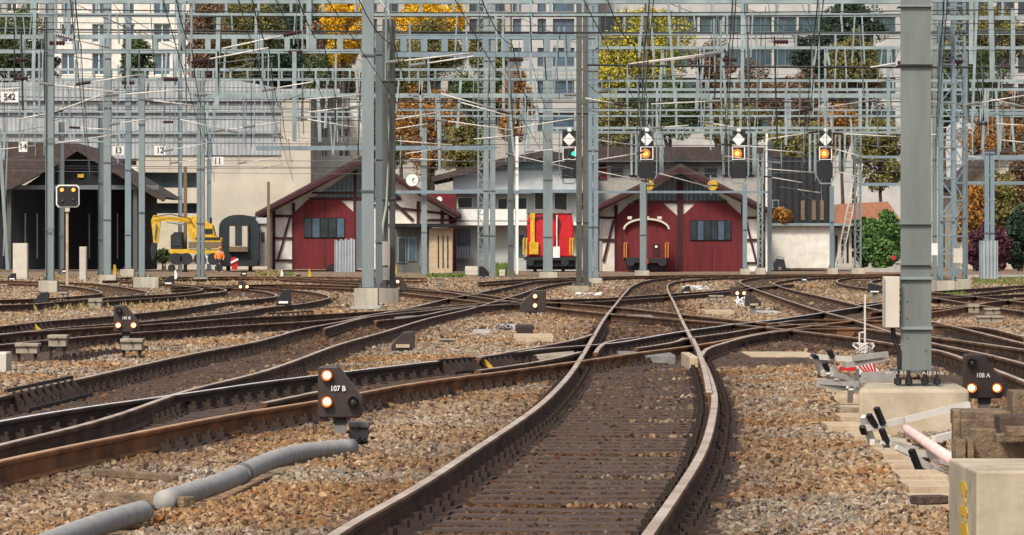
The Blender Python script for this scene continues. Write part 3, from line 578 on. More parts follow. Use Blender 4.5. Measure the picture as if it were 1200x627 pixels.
# red sheds
def half_timber(name, label, D, L, Rr, peak, yE, ybase, infill_pts, doors, timbers, wins, glaz, cat='train shed'):
    b = Wp((L+Rr)/2, ybase, D); t = thing(name, label, cat, b); px_, py_ = peak
    w_ = MB(); w_.poly([(L+14,ybase),(L+14,yE-6),(px_,py_+9),(Rr-14,yE-6),(Rr-14,ybase)], D+.02, 22); w_.build('wall', M['plaster'], t)
    for s in (-1, 1):
        ex = L if s < 0 else Rr; r_ = MB(); r_.poly([(ex,yE+3),(ex,yE-1),(px_,py_-1.5),(px_,py_+7.5),(ex+s*-6,yE+5)], D-1.6, 25); r_.build('roof_slope', M['roof'], t)
        v = MB(); v.poly([(ex,yE+4.5),(ex,yE+1),(px_,py_+2.5),(px_,py_+8.5)], D-1.75, .14); v.build('verge_board', M['darkred'], t)
    for pts in doors:
        d = MB(); d.poly(pts, D-.16, .17); dd = d.build('door', M['shedred'], t)
        xs_ = [p[0] for p in pts]; xm = (min(xs_)+max(xs_))/2; m_ = MB(); m_.pbox(xm-.25, xm+.25, min(p[1] for p in pts)+1, ybase-1, D-.18, .02); m_.build('gap', M['black'], dd)
    tm = MB()
    for q, (xa, ya, xb, yb, wd) in enumerate(timbers):
        tm.bar(Wp(xa,ya,D-.06-.012*(q%4)), Wp(xb,yb,D-.06-.012*(q%4)), wd, .12, up=(0,1,0))
    tm.build('timber_frame', M['darkred'], t)
    for (xa, xb, ya, yb, n) in wins:
        f = MB(); f.pbox(xa, xb, ya, yb, D-.22, .05); fo_ = f.build('window', M['darkwood'], t)
        for k in range(n):
            a = xa+(xb-xa)*(k+.08)/n; c = xa+(xb-xa)*(k+.92)/n; g = MB(); g.pbox(a, c, ya+1, yb-1, D-.26, .03); g.build('pane', M['glassblue'] if k % 3 == 1 else M['glass'], fo_)
    if glaz:
        xa, xb, yb = glaz; sl = (yE-py_)/(px_-L)
        g = MB(); g.poly([(xa,yb),(px_,py_+10),(xb,yb)], D-.05, .04); go_ = g.build('gable_window', M['glassteal'], t)
        f = MB(); x = xa+4
        while x < xb-2:
            yt = yb-(yb-py_-10)*(1-abs(x-px_)/((px_-xa) if x < px_ else (xb-px_))); f.pbox(x-.3, x+.3, yt, yb, D-.09, .03); x += 5.2
        for y in (yb-8,): 
            fr = (1-(yb-y)/(yb-py_-10)); f.pbox(px_-(px_-xa)*fr, px_+(xb-px_)*fr, y, y+.6, D-.10, .03)
        f.build('glazing_bar', M['steel'], go_)
    return t
t = half_timber('train_shed', 'dark red half timbered train shed with a single blue paned door at left', 292, 299, 538, (427,182), 250, 315.5, None,
    [[(345,315.5),(345,249),(360,234.5),(399,234.5),(415,249),(415,315.5)]],
    [(321,244,321,316,.2),(332,253,321,253,.2),(344,238,344,316,.22),(321,253,344,253,.16),(321,279,344,279,.14),(321,305,344,305,.14),(340,254,326,303,.14),
     (416,200,416,316,.24),(362,233,470,233,.2),(366,226,416,226,.14),(420,238,535,252,.16),(490,236,490,262,.22),(518,246,518,262,.22),(460,236,484,258,.2),(498,258,535,258,.16)],
    [(356,404,255,279,5)], (368,470,231))
t2 = half_timber('train_shed', 'wide dark red train shed with two double doors behind the parked red wagon', 292, 692, 902, (797,193), 245, 318, None,
    [[(723.5,318),(723.5,252),(738,238),(777,238),(793,252),(793,318)], [(800.5,318),(800.5,252),(816,238),(853,238),(869,252),(869,318)]],
    [(701,246,701,318,.18),(722,240,722,318,.24),(797,212,797,318,.42),(870.5,240,870.5,318,.24),(892,250,892,318,.22),(700,255,722,255,.16),(700,281,722,281,.16),(871,255,892,255,.16),
     (871,281,892,281,.16),(871,308,892,308,.14),(874,258,886,306,.15),(719,258,707,306,.15),(742,236.5,852,236.5,.2)],
    [(809,857,258,282,6)], (744,852,235))
# roof behind right shed with dormer
D = 318; b = Wp(800, 318, D); t = thing('brown_roofed_house', 'house with brown tiled roof and dark dormer above the right red shed', 'house', b)
r_ = MB(); r_.poly([(690,190),(702,172),(905,172),(930,190)], D-1, 12); r_.build('roof', M['roof'], t)
w_ = MB(); w_.pbox(694, 926, 190, 318, D, 10); w_.build('wall', M['concreteg'], t)
d = MB(); d.poly([(776,190),(800,180),(824,190)], D-1.8, 3); dm = d.build('dormer', M['roof'], t)
g = MB(); g.pbox(790, 810, 186, 189.5, D-1.86, .05); g.build('pane', M['glass'], dm)
for x in steps(716, 900, 22, 14):
    g = MB(); g.pbox(x[0], x[1], 195, 207, D-.08, .07); g.build('window', M['glass'], t)
p_ = MB(); p_.pbox(693, 711, 192, 210, D-.12, .1); p_.build('red_panel', M['shedred'], t)
# white two storey station building in the centre
D = 306; b = Wp(620, 318, D); t = thing('station_building', 'white and grey two storey station building behind the red tank locomotive', 'station building', b)
MB().pbox(531, 696, 200, 264, D, 14).build('upper_wall', M['hallwall'], t); MB().pbox(533, 696, 264.05, 319, D+.3, 13).build('lower_wall', M['hallwall'], t)
rf = MB(); rf.poly([(505,207),(586,186),(640,176),(700,186),(700,192),(640,184),(590,194),(507,213)], D-1.2, 14); rf.build('roof', M['roof'], t)
up = MB(); up.poly([(531,201),(560,197),(600,190),(640,182),(696,190),(696,201)], D+.05, 10); up.build('gable', M['steelblue'], t)
for (xa, xb, ya, yb) in ((537,553,232,243),(584,594,233,256),(600,617,232,253),(627,638,226,245),(650,664,224,248),(678,692,224,246)):
    f = MB(); f.pbox(xa-1, xb+1, ya-1, yb+1, D-.06, .07); fo_ = f.build('window', M['white'], t); g = MB(); g.pbox(xa, xb, ya, yb, D-.09, .03); g.build('pane', M['glass'], fo_)
for (xa, xb, ya, yb) in ((536,551,269,288),(605,613,276,300),(618,628,270,290),(640,655,268,290)):
    f = MB(); f.pbox(xa-1, xb+1, ya-1, yb+1, D+.22, .07); fo_ = f.build('window', M['steelblue'], t); g = MB(); g.pbox(xa, xb, ya, yb, D+.18, .03); g.build('pane', M['glassblue'], fo_)
bc = MB(); bc.pbox(533, 617, 245, 258, D-1.3, .12); bc.pbox(533, 696, 260, 264, D-1.35, 1.34); bc.build('balcony', M['white'], t)
e = MB(); e.pbox(531, 696, 222, 226, D-1.6, 1.6); e.build('canopy', M['steelblue'], t)
g = MB(); g.pbox(529, 552, 289, 303, D-.6, .3); g.build('slatted_screen', M['corr'], t)
# small red annex with round clock post
D = 300; t = thing('red_annex', 'small bright maroon annex with a round window below the clock', 'annex', Wp(517,318,D))
w_ = MB(); w_.pbox(500, 534, 227, 318, D, 5); w_.build('wall', M['shedred'], t); f = MB(); q = Wp(515,233.5,D-.1); f.disc(q, .2, .09); f.build('round_window', M['white'], t)
t = thing('station_clock', 'round white station clock with dark hands above the left red shed roof', 'clock', Wp(483,211,286))
q = Wp(483,211,286); MB().disc(q, .46, .16, 28).build('case', M['steel'], t); MB().disc(q-Vector((0,.02,0)), .42, .03, 28).build('dial', M['white'], t)
h = MB(); h.bar(q+Vector((0,-.04,0)), q+Vector((.16,-.04,.14)), .05, .02, up=(0,1,0)); h.bar(q+Vector((0,-.06,0)), q+Vector((.14,-.06,-.2)), .035, .02, up=(0,1,0)); h.build('hand', M['black'], t)
h = MB(); h.pbox(489, 497, 209, 213, 286.1, .1); h.build('bracket', M['steel'], t)
# low flat roofed annex in front of the left red shed
D = 276; t = thing('low_hut', 'low flat roofed hut with beige slit wall between the twin masts and the white building', 'hut', Wp(498,322,D))
MB().pbox(462, 534, 262, 266, D-.8, 6).build('roof', M['darkwood'], t)
MB().pbox(462, 505, 266, 322, D+.4, 4.8).build('wall', M['olive'], t); MB().pbox(503, 530, 267, 323, D, 4.6).build('slit_wall', M['timberlight'], t)
for x in (513, 518.5, 524): MB().pbox(x, x+1.4, 276, 314, D-.03, .04).build('slit', M['black'], t)
for (xa, xb, ya, yb) in ((466,476,278,308),(478,488,278,306),(492,500,278,312)):
    f = MB().pbox(xa, xb, ya, yb, D+.3, .1).build('window', M['steel'], t); MB().pbox(xa+1, xb-1, ya+1, yb-1, D+.26, .05).build('pane', M['glassblue'] if xa > 470 else M['glass'], f)
t = thing('corrugated_screen', 'grey corrugated sheet screen leaning before the left red shed door', 'screen', Wp(404,319,280))
for q, x in enumerate(range(392, 415, 3)): MB().pbox(x, x+2.9, 281+(q%2)*1.5-q*.3, 319, 280+(q%2)*.03, .06).build('sheet', M['corr'], t)
tag(MB().pbox(417.5, 424, 236, 315, 284, .25).build('board_post', M['steel2']), 'dark grey upright board beside the corrugated screen', 'post')
# black clad house on white garage, right
D = 300; t = thing('black_clad_house', 'black clad house with brown window slits standing over a white garage wall', 'house', Wp(940,313,D))
MB().pbox(905, 974, 184, 262, D+.6, 14).build('upper_storey', M['blackclad'], t); MB().pbox(904, 976, 264.6, 314, D, 14).build('garage_wall', M['plaster'], t)
MB().pbox(975.5, 998, 268, 313, D+.7, 12).build('side_wall', M['cream'], t); MB().pbox(902, 1000, 261.6, 264.6, D-.5, 15).build('ledge', M['steel'], t)
for x in (938.5, 951.5, 961): MB().pbox(x, x+4.5, 235, 258, D+.52, .08).build('window', M['forange'] if False else M['timber'], t)
f = MB().pbox(905, 913, 234, 244, D+.52, .07).build('window', M['steel'], t); MB().pbox(906, 912, 235, 243, D+.49, .03).build('pane', M['glass'], f)
for x in (979, 986, 992): MB().pbox(x, x+2.5, 276, 308, D+.66, .04).build('window', M['darkwood'], t)
t = thing('tiled_roof_house', 'low house with orange red tiled roof right of the black clad house', 'house', Wp(1010,316,330))
MB().poly([(974,266),(985,239),(1040,236),(1062,266)], 329, 9).build('roof', M['roofred'], t); MB().pbox(976, 1060, 266, 316, 329.6, 8).build('wall', M['concreteg'], t)
t = thing('gabled_house', 'pale yellow house with grey gable roof at the right behind orange bushes', 'house', Wp(1170,320,345))
MB().poly([(1125,218),(1172,176),(1250,176),(1250,320),(1125,320)], 345, 12).build('wall', M['beigeY'], t); MB().poly([(1118,219),(1168,173),(1256,171),(1256,178),(1170,179),(1124,223)], 344, 14).build('roof', M['roof'], t)
for (xa, xb) in ((1181,1187),(1189,1194)): f = MB().pbox(xa, xb, 192, 202, 344.9, .08).build('window', M['white'], t); MB().pbox(xa+.8, xb-.8, 193, 201, 344.85, .04).build('pane', M['glass'], f)
# boundary walls
tag(MB().pbox(1130, 1260, 322, 330, 235, .3).build('low_wall', M['concreteg']), 'low grey wall beyond the yellow grass at the right edge', 'wall')
tag(MB().pbox(1000, 1056, 314, 321, 285, .3).build('low_wall', M['concreteg']), 'low pale wall below the green bush beside the tall mast', 'wall')

# ================================================================ TREES AND BUSHES
def tree(name, label, cat, cx, cy, rx, ry, D, leaf, m, n=5000, ybase=320, group=None, extra=None, seed=0, stem=True):
    rg = np.random.default_rng(seed+int(cx*7)); c = Wp(cx, cy, D); RX = rx/F*D; RZ = ry/F*D; RY = RX*.8; base = Wp(cx, ybase, D); base.z = min(base.z, gz(D)+.0)
    base.z = gz(D) if ybase > 300 else Wp(0, ybase, D).z; t = thing(name, label, cat, (c.x, D, base.z), group)
    # clumps spread through the crown volume
    n = int(n*3); nc = 60; cl = []
    while len(cl) < nc:
        v = rg.uniform(-1,1,3)
        if .15 < np.linalg.norm(v) < 1: cl.append(v*np.array([RX,RY,RZ])*.88+np.array([c.x,c.y,c.z]))
    cl = np.array(cl); ci = rg.integers(0, nc, n); cr = rg.uniform(.14,.34,nc)*math.sqrt(RX*RZ)
    d = rg.normal(size=(n,3)); d /= np.linalg.norm(d,axis=1)[:,None]; pos = cl[ci]+d*(cr[ci]*rg.uniform(.5,1.08,n)**.7)[:,None]
    a = rg.normal(size=(n,3)); a /= np.linalg.norm(a,axis=1)[:,None]; b_ = np.cross(a, rg.normal(size=(n,3))); b_ /= np.linalg.norm(b_,axis=1)[:,None]
    s_ = (leaf*rg.uniform(.5,1.3,n))[:,None]; V = np.stack([pos-a*s_, pos-b_*s_*.6, pos+a*s_, pos+b_*s_*.6], 1).reshape(-1,3)-np.array(WL[t.name])
    me = bpy.data.meshes.new('crown'); me.vertices.add(4*n); me.vertices.foreach_set('co', V.astype(np.float32).ravel()); me.loops.add(4*n); me.loops.foreach_set('vertex_index', np.arange(4*n, dtype=np.int32))
    me.polygons.add(n); me.polygons.foreach_set('loop_start', np.arange(0,4*n,4,dtype=np.int32)); me.polygons.foreach_set('loop_total', np.full(n,4,dtype=np.int32)); me.materials.append(m); me.update(); me.validate()
    o = bpy.data.objects.new('crown' if stem else 'foliage', me); COL.objects.link(o); o.parent = t
    if stem:
        k = MB(); r0 = RX*.06+.08; k.tube([base, Vector((c.x+.2,c.y,(base.z+c.z)/2-.3)), c+Vector((-.1,0,RZ*.3))], [r0, r0*.75, r0*.3], 7)
        for q in rg.choice(nc, 9, replace=False):
            z0 = base.z+(c.z-base.z)*rg.uniform(.55,1); k.tube([Vector((c.x+.1,c.y,z0)), Vector(cl[q])*.5+Vector((c.x,c.y,z0+.4))*.5, Vector(cl[q])], [r0*.4, r0*.28, r0*.1], 5)
        k.build('trunk', M['bark'], t)
    else:
        k = MB()
        for q in rg.choice(nc, 6, replace=False): k.tube([base+Vector((rg.uniform(-.2,.2),0,0)), Vector(cl[q])], [.06,.02], 5)
        k.build('stem', M['bark'], t)
    return t
TR = [
 ('tall olive green tree filling the gap right of the golden tree', 468,95,34,40,386,'folive',4200),
 ('dark green tree low behind the large yellow green tree', 742,120,30,30,358,'fgreen',3600),
 ('olive tree under the dark conifer at the upper right', 1000,72,34,34,366,'folive',3600),
 ('broad olive tree between the white block and the golden tree, low down', 262,78,34,34,384,'folive',4600),
 ('dark tree mass directly above the right end of the pale hall', 330,84,40,30,386,'fdark',5200),
 ('green brown tree above the grey concrete building', 385,92,30,34,380,'fgreen',4200),
 ('rust tree touching the golden tree below it', 372,60,22,36,388,'fbrown',3200),
 ('olive green tree right of the golden leaves near the beige tower', 572,60,28,40,388,'folive',3600),
 ('dark green tree between the station clock and the beige tower', 560,118,34,40,362,'fgreen',4600),
 ('broad olive tree at the foot of the grey office block', 450,150,44,46,352,'folive',5600),
 ('yellowish tree left of the lowest part of the large yellow green tree', 712,112,30,40,356,'fyel',3600),
 ('green tree under the large yellow green tree', 785,128,44,36,352,'fgreen',4600),
 ('reddish tree right of the large yellow green tree', 838,90,28,46,366,'fbrown',3600),
 ('grey brown tree above the second orange signal', 860,150,40,30,346,'folive',3600),
 ('rust coloured tree above the black clad house', 930,120,36,44,364,'fbrown',4600),
 ('green tree behind the black clad house roof', 935,165,46,28,340,'folive',3600),
 ('orange brown tree left of the grey post with the ladder', 985,150,30,36,350,'forange',3600),
 ('dark green conifer at the upper right of the office front', 955,70,32,40,372,'fdark',3600),
 ('green tree just right of the second blue lattice mast', 1150,95,32,40,360,'fgreen',3600),
 ('orange tree above the yellow house roof', 1165,165,44,26,356,'forange',3800),
 ('rust tree low at the right edge beside the yellow house', 1200,205,26,50,338,'fbrown',3200),
 ('green tree covering the dark block at the left edge of the photo', 18,55,44,48,380,'fgreen',5200),
 ('dark green tree right of the leftmost trees and below the first beam', 52,75,22,30,376,'fdark',3000),
 ('small olive tree in front of the white apartment block', 160,70,20,30,378,'fgreen',2600),
 ('rust brown tree right of the white apartment block', 240,45,28,50,382,'fbrown',4200),
 ('olive autumn tree between the rust brown tree and the dark green one', 296,30,36,48,386,'folive',5200),
 ('dark green tree behind the middle of the upper beams', 345,45,36,56,392,'fdark',5200),
 ('bright golden yellow tree beside the tall grey mast at centre left', 402,28,27,52,372,'fbright',4200),
 ('golden tree with orange tint right of the twin masts', 505,22,50,24,398,'fbright',3600),
 ('olive green tree below the golden leaves right of the twin masts', 500,58,50,38,395,'folive',5200),
 ('orange and olive tree above the station clock', 505,150,42,52,340,'forange',5200),
 ('olive bushy tree behind the roof above the station clock', 545,175,34,34,336,'folive',3600),
 ('rust orange tree beside the beige tower', 605,125,22,48,350,'forange',3600),
 ('large yellow green tree in front of the beige office building', 755,62,58,62,360,'fyel',7500),
 ('olive tree below the yellow green tree above the orange signals', 722,150,34,34,345,'folive',3400),
 ('dark conifer like green tree left of the tall mast', 1000,30,42,30,375,'fdark',4200),
 ('rust brown tree behind the right signal and the tall mast', 1000,105,38,38,370,'fbrown',4600),
 ('thin autumn tree behind the third signal from the left', 880,110,30,42,372,'fbrown',2400),
 ('green tree over the orange red tiled roof', 1030,180,32,48,345,'folive',4200),
 ('olive yellow tree in the top right corner', 1160,40,52,34,372,'folive',5200),
 ('rust brown tree at the right edge above the yellow house', 1180,140,44,36,368,'fbrown',4600),
 ('dark green tree behind the right lattice mast', 1105,100,28,52,375,'fgreen',3600)]
for q, (lb, cx, cy, rx, ry, D, m, n) in enumerate(TR): tree('tree', lb, 'tree', cx, cy, rx, ry, D, .125, M[m], n, seed=q)
BU = [('fresh green rounded bush left of the tall mast', 1034,278,24,36,300,'fbush',4200),
 ('dark green bush beside the white garage', 1010,282,14,30,304,'fgreen',2400),
 ('tall orange leaved hedge bush left of the right twin pole', 1142,258,20,46,300,'forange',4200),
 ('orange and olive bush behind the right twin pole', 1172,235,24,36,312,'folive',4200),
 ('purple brown bush at the foot of the right twin pole', 1158,292,26,28,290,'fpurple',4200),
 ('dark green bush at the right edge', 1195,280,20,40,296,'fdark',3600),
 ('small orange shrub on the ledge of the black clad house', 917,253,11,9,299.8,'forange',1400),
 ('low green shrub at the foot of the yellowish wall', 191,300,9,8,320,'fgreen',700)]
for q, (lb, cx, cy, rx, ry, D, m, n) in enumerate(BU): tree('bush', lb, 'bush', cx, cy, rx, ry, D, .15, M[m], int(n*1.2), seed=50+q, stem=False, ybase=262 if 'ledge' in lb else 320)
# uncountable grass tufts
def grass(label, boxes, m, n, h):
    g = MB()
    for (xa, xb, ya, yb) in boxes:
        for _ in range(n):
            p = Gp(random.uniform(xa,xb), random.uniform(ya,yb)); hh = h*random.uniform(.4,1.2); a = random.uniform(0,3.14); w_ = .03+p.y*.00025; dx, dy = math.cos(a)*w_, math.sin(a)*w_; lx, ly = random.uniform(-.1,.1), random.uniform(-.1,.1)
            g.add([(p.x-dx,p.y-dy,p.z),(p.x+dx,p.y+dy,p.z),(p.x+lx,p.y+ly,p.z+hh)], [(0,1,2)])
    tag(g.build('grass', m), label, 'grass', kind='stuff')
grass('patch of yellow green grass at the right between rails and twin pole', [(1140,1200,326,336)], M['grass'], 3800, .14)
grass('fresh green grass beside the white building', [(580,600,321,323)], M['grass'], 900, .7)
grass('dry brown weeds along the left sidings', [(0,190,325,331),(40,230,355,369),(180,330,329,337),(300,330,320,323)], M['drygrass'], 420, .2)
grass('green weeds by the huts', [(500,545,322,325),(305,345,321,323),(1108,1130,344,350)], M['grass'], 240, .16)
grass('scattered small weeds among the far rails', [(200,900,324,345),(900,1200,330,350)], M['drygrass'], 700, .12)
# ================================================================ MASTS
def plinth(t, x0, x1, yt, yb, dep=.9, m='concrete'):
    D = Gd(yb); s = F/D; mb = MB(); EXCL.append((x0-1, x1+1, yt, yb+1.5)); mb.pbox(x0, x1, yt, yb+2, D, dep); return mb.build('footing', M[m], t, bevel=.02), D
def column_mesh(cx, w_, z0, z1, D, kind):
    parts = []
    if kind == 'H':
        a = MB(); h = w_*.5; a.box((cx-h,D,z0),(cx-h+.018,D+w_,z1)); a.box((cx+h-.018,D,z0),(cx+h,D+w_,z1)); a.box((cx-h+.018,D+w_*.35,z0),(cx+h-.018,D+w_*.35+.02,z1)); parts.append(('post', a))
    elif kind == 'I':
        a = MB(); h = w_*.5; a.box((cx-h,D,z0),(cx+h,D+.02,z1)); a.box((cx-h,D+w_-.02,z0),(cx+h,D+w_,z1)); a.box((cx-.012,D+.02,z0),(cx+.012,D+w_-.02,z1)); parts.append(('post', a))
    elif kind == 'pair':
        h = w_*.5
        for s in (-1, 1):
            a = MB(); xo = cx+s*h*.56; g_ = h*.44; a.box((xo-g_,D,z0),(xo+g_,D+.02,z1)); a.box((xo-s*g_-.008,D+.02,z0),(xo-s*g_+.008,D+w_*.8,z1)); a.box((xo-g_,D+w_*.8,z0),(xo+g_,D+w_*.8+.02,z1)); parts.append(('channel', a))
        z = z0+.5
        while z < z1-.2: parts.append(('batten_plate', MB().box((cx-h*.98,D-.012,z),(cx+h*.98,D-.002,z+.10)))); z += 1.3
    elif kind == 'lattice':
        h = w_*.5
        for s in (-1, 1):
            a = MB(); a.box((cx+s*h-.05,D,z0),(cx+s*h+.05,D+.1,z1)); parts.append(('chord', a)); a = MB(); a.box((cx+s*h-.05,D+w_,z0),(cx+s*h+.05,D+w_+.1,z1)); parts.append(('chord', a))
        a = MB(); z = z0+.3; k = 0
        while z < z1-.7:
            a.bar((cx-h*(1 if k%2 else -1),D-.006,z),(cx+h*(1 if k%2 else -1),D-.006,z+.62), .05,.012, up=(0,1,0)); a.box((cx-h,D-.02,z-.04),(cx+h,D-.012,z+.03)); z += .7; k += 1
        parts.append(('lacing', a))
    return parts
def mast(label, px, wpx, yt, foot, kind='H', m='steel', D=None, cat='mast', pl=None, clamp=True, group=None, name='catenary_mast', footm='concrete'):
    if pl: D0 = Gd(pl[3]); Dm = D0+.25; zt = Wp(0, pl[2], D0).z
    else: Dm = D if D else Gd(foot); zt = gz(Dm)-.05
    c = Wp(px, 300, Dm); t = thing(name, label, cat, (c.x, Dm, gz(Dm)), group); w_ = wpx/F*Dm; z1 = Wp(px, yt, Dm).z
    if pl: plinth(t, *pl, m=footm)
    for nm, mb in column_mesh(c.x, w_, zt, z1, Dm, kind): mb.build(nm, M[m], t)
    if clamp:
        z = zt+1.9+random.random()
        while z < z1: MB().box((c.x-w_*.56,Dm-.05,z),(c.x+w_*.56,Dm-.02,z+.05)).build('clamp_band', M['steel2'], t); z += 2.4+random.random()*2
    if zt > .05:
        a = MB(); a.box((c.x-w_*.75,Dm-.08,zt-.02),(c.x+w_*.75,Dm+w_*1.2,zt+.03))
        for s in (-1,1): a.tube([(c.x+s*w_*.62,Dm-.03,zt+.03),(c.x+s*w_*.62,Dm-.03,zt+.16)], .035, 6)
        a.build('base_plate', M['olive'], t)
    return t, Dm
mast('leftmost full height grey mast standing left of the two lamp signal', 58, 9.5, -40, 0, 'H', pl=(45,67,329,343))
mast('thinner grey mast partly behind the leftmost full height mast', 72, 6, 143, 321, 'H', 'steel2', name='post', cat='post')
mast('broad grey mast in front of the dark wooden shed opening', 125.5, 8.5, -40, 0, 'I', pl=(116,136,322,333))
mast('narrow darker mast touching the left side of the broad shed mast', 118, 6, 118, 322, 'H', 'steel2')
mast('slim grey mast on a low square footing right of the shed opening', 150, 7, -40, 0, 'I', 'steelblue', pl=(141,157,315.5,324))
mast('slim mast on the wide double concrete footing left of the excavator', 166, 7, 88, 0, 'I', pl=(156,186,325,338))
mast('thin blue grey mast in front of the excavator arm', 211, 4.5, -40, 318, 'H', 'steelblue')
mast('twin section mast with yellow foot in front of the excavator cab', 235, 9, 83, 0, 'pair', pl=(226,243,325,331))
mast('thin mast with white sleeve just left of the dark coach', 245, 4.6, 150, 317, 'H', 'steelblue')
mast('brown wooden pole before the yellow excavator', 217, 4, 195, 312, 'I', 'timber', D=285, clamp=False, name='wooden_pole', cat='pole')
mast('brown pole at the left corner of the left red shed', 314.5, 3.2, 213, 317, 'I', 'timber', D=283, clamp=False, name='wooden_pole', cat='pole')
t, Dm = mast('tall pale grey mast on the large two part concrete footing at centre left', 431, 14, -60, 0, 'I', pl=(415,443,338,358))
t, Dm = mast('dark battened twin channel mast with pale hose right of the tall grey mast', 455.5, 15, 22, 0, 'pair', 'olive', pl=(443.5,467,338,357))
def Q(x, y, d=0): return Wp(x, y, Dm-.12-d)
MB().tube([Q(440,-10),Q(446,2),Q(455,12),Q(458,28),Q(456,60),Q(454,100),Q(456,150),Q(455,200),Q(453,240),Q(449,262),Q(449,282)], .035, 8).build('hose', mat('pale green hose', (.5,.56,.48), None), t, smooth=True)
b_ = MB().pbox(448, 457, 283, 311, Dm-.42, .3).build('cabinet', M['cab'], t); MB().pbox(448.5, 456.5, 313, 328, Dm-.38, .22).build('cabinet_lower', M['concreteg'], t)
mast('grey blue mast directly behind the dark battened twin mast', 444, 8, 38, 330, 'I', 'steel2', D=150)
mast('slim mast standing before the low hut window', 497, 6.5, 150, 321.5, 'I', 'steel')
mast('lattice mast left of the white station building balcony', 564, 7, -60, 324, 'lattice', 'steel')
mast('heavy battened twin mast in front of the white station building', 573.5, 14, -60, 324.5, 'pair', 'steel')
mast('grey mast with narrow flanges right of the battened twin mast', 598.5, 7, 62, 323, 'I', 'steel2')
mast('slender white pole between the two balcony windows', 605.5, 4, 158, 300, 'H', 'white', D=262, clamp=False, name='white_pole', cat='pole')
mast('grey mast in front of the red tank locomotive', 642, 11, 65, 0, 'I', pl=(632,653,319,326))
t, Dm = mast('darkest and thickest bundled mast beside the red tank locomotive', 682.5, 14, -60, 0, 'pair', 'olive', pl=(664,690,335,343), footm='plinth')
mast('lighter blue grey mast touching the right side of the thick bundled mast', 695, 12, -60, 0, 'pair', 'steelblue', pl=(690,706,326,333))
mast('grey signal gantry post standing before the parked red wagon', 753.5, 7, 214, 0, 'I', pl=(744,761,317,324))
mast('thin dark suspension pole above the diamond signal at the centre', 757, 3, -40, 300, 'H', 'olive', D=259, clamp=False, name='suspension_pole', cat='pole')
mast('thin gantry post at the right jamb of the red double door', 873, 5, 216, 0, 'I', 'steelblue', pl=(868,879,315,323))
mast('ladder like lattice post right of the wide red shed', 891, 5, 180, 0, 'lattice', 'steel', pl=(886,897,314,323))
mast('dark round pole between the red shed and the white garage', 902, 5, 165, 322, 'I', 'steel2', clamp=False, name='pole', cat='pole')
mast('white pole behind the dark round pole', 898.5, 3, 155, 222, 'H', 'white', D=292, clamp=False, name='white_pole', cat='pole')
mast('thin gantry post standing at the right edge of the white garage', 975, 5, 218, 0, 'I', 'steelblue', pl=(970,982,314,322))
mast('grey post standing right of the leaning ladder', 1005.5, 6.5, 150, 0, 'lattice', 'steel', pl=(998,1014,314,322))
mast('thin mast touching the left side of the right lattice mast', 1095.5, 5, -50, 330, 'I', 'mast')
mast('wide blue lattice mast right of the tall mast', 1110, 15, -60, 0, 'lattice', 'steelblue', pl=(1098,1119,329,345))
mast('thin blue mast squeezed between the two right lattice masts', 1102.5, 6, -60, 0, 'I', 'steelblue', pl=(1090,1098,329,343))
mast('second blue lattice mast with cabinet at the right', 1125, 11, -60, 0, 'lattice', 'steelblue', pl=(1119.5,1138,327,342))
mast('slim dark pole right of the second blue lattice mast', 1133, 2.6, 60, 328, 'H', 'mast', clamp=False, name='pole', cat='pole')
t, Dm = mast('twin pole mast with thick lower casing at the right', 1160, 11, 178, 329, 'pair', 'steelblue')
MB().pbox(1149.5, 1169.5, 282, 327, Dm-.25, .9).build('casing', M['corr'], t)
MB().pbox(1117.5, 1128, 291, 308, 150, .35).build('x', M['cab']).name = 'switch_cabinet'; tag(bpy.data.objects['switch_cabinet'], 'small beige cabinet hung on the second blue lattice mast', 'cabinet')
tag(MB().pbox(1091, 1100, 285, 299, 152, .35).build('switch_cabinet', M['white']), 'small white cabinet behind the right side of the tall mast', 'cabinet')
# the tall near mast on the big plinth
D0 = 34.3; t = thing('catenary_mast', 'huge flat green grey mast standing on the long concrete block at right', 'mast', Wp(1073.5,505,D0)); s0 = F/35.2
MB().pbox(1055.5, 1091.5, -120, 434, 35.2, .02).pbox(1055.5, 1091.5, -120, 434, 35.44, .02).pbox(1072.6, 1074.4, -120, 434, 35.22, .22).build('post', M['mast'], t)
for y, hh, m_ in ((7,.6,'steel'),(76.5,1.2,'black'),(261.5,1.5,'mast'),(309.5,1.2,'mast'),(326,1.6,'steel'),(384.5,1.8,'steel')):
    MB().pbox(1053.8, 1093.2, y-hh, y+hh, 35.17, .31).build('clamp_band', M[m_], t)
MB().pbox(1050, 1101, 434, 438, 35.05, .55).build('base_plate', M['olive'], t)
for x in (1052, 1065, 1084, 1098):
    a = MB(); q = Wp(x, 436, 35.0); a.tube([(q.x,q.y,.36),(q.x,q.y,q.z+.015)], .015, 7); a.tube([(q.x,q.y,.37),(q.x,q.y,.42)], .032, 6); a.build('bolt', M['black'], t)
for x, y in ((1063,352),(1063,372),(1063,395),(1085,410),(1063,330)):
    MB().disc(Wp(x, y, 35.185), .006, .014, 8).build('rivet', M['steel2'], t)
text_mesh('lettering', 'WG 51', .036, Wp(1050,436.8,34.98), M['cream'], t, sx=1.7); text_mesh('lettering', 'A1F 21A', .034, Wp(1093,437.2,34.98), M['cream'], t, sx=1.5)
q = MB().pbox(1036, 1054.3, 324, 384, 35.1, .16).build('cabinet', M['cab'], t, bevel=.006)
MB().tube([Wp(1046,384,35.2),Wp(1048,398,35.2),Wp(1054,412,35.2),Wp(1054,434,35.2)], .02, 6).build('cable_tail', M['black'], t)
MB().bar(Wp(1036.5,326,35.09),Wp(1036.5,383,35.09),.006).build('door_hinge', M['steel'], q)
a = MB(); z1 = CAMZ-(456-HY)/F*D0
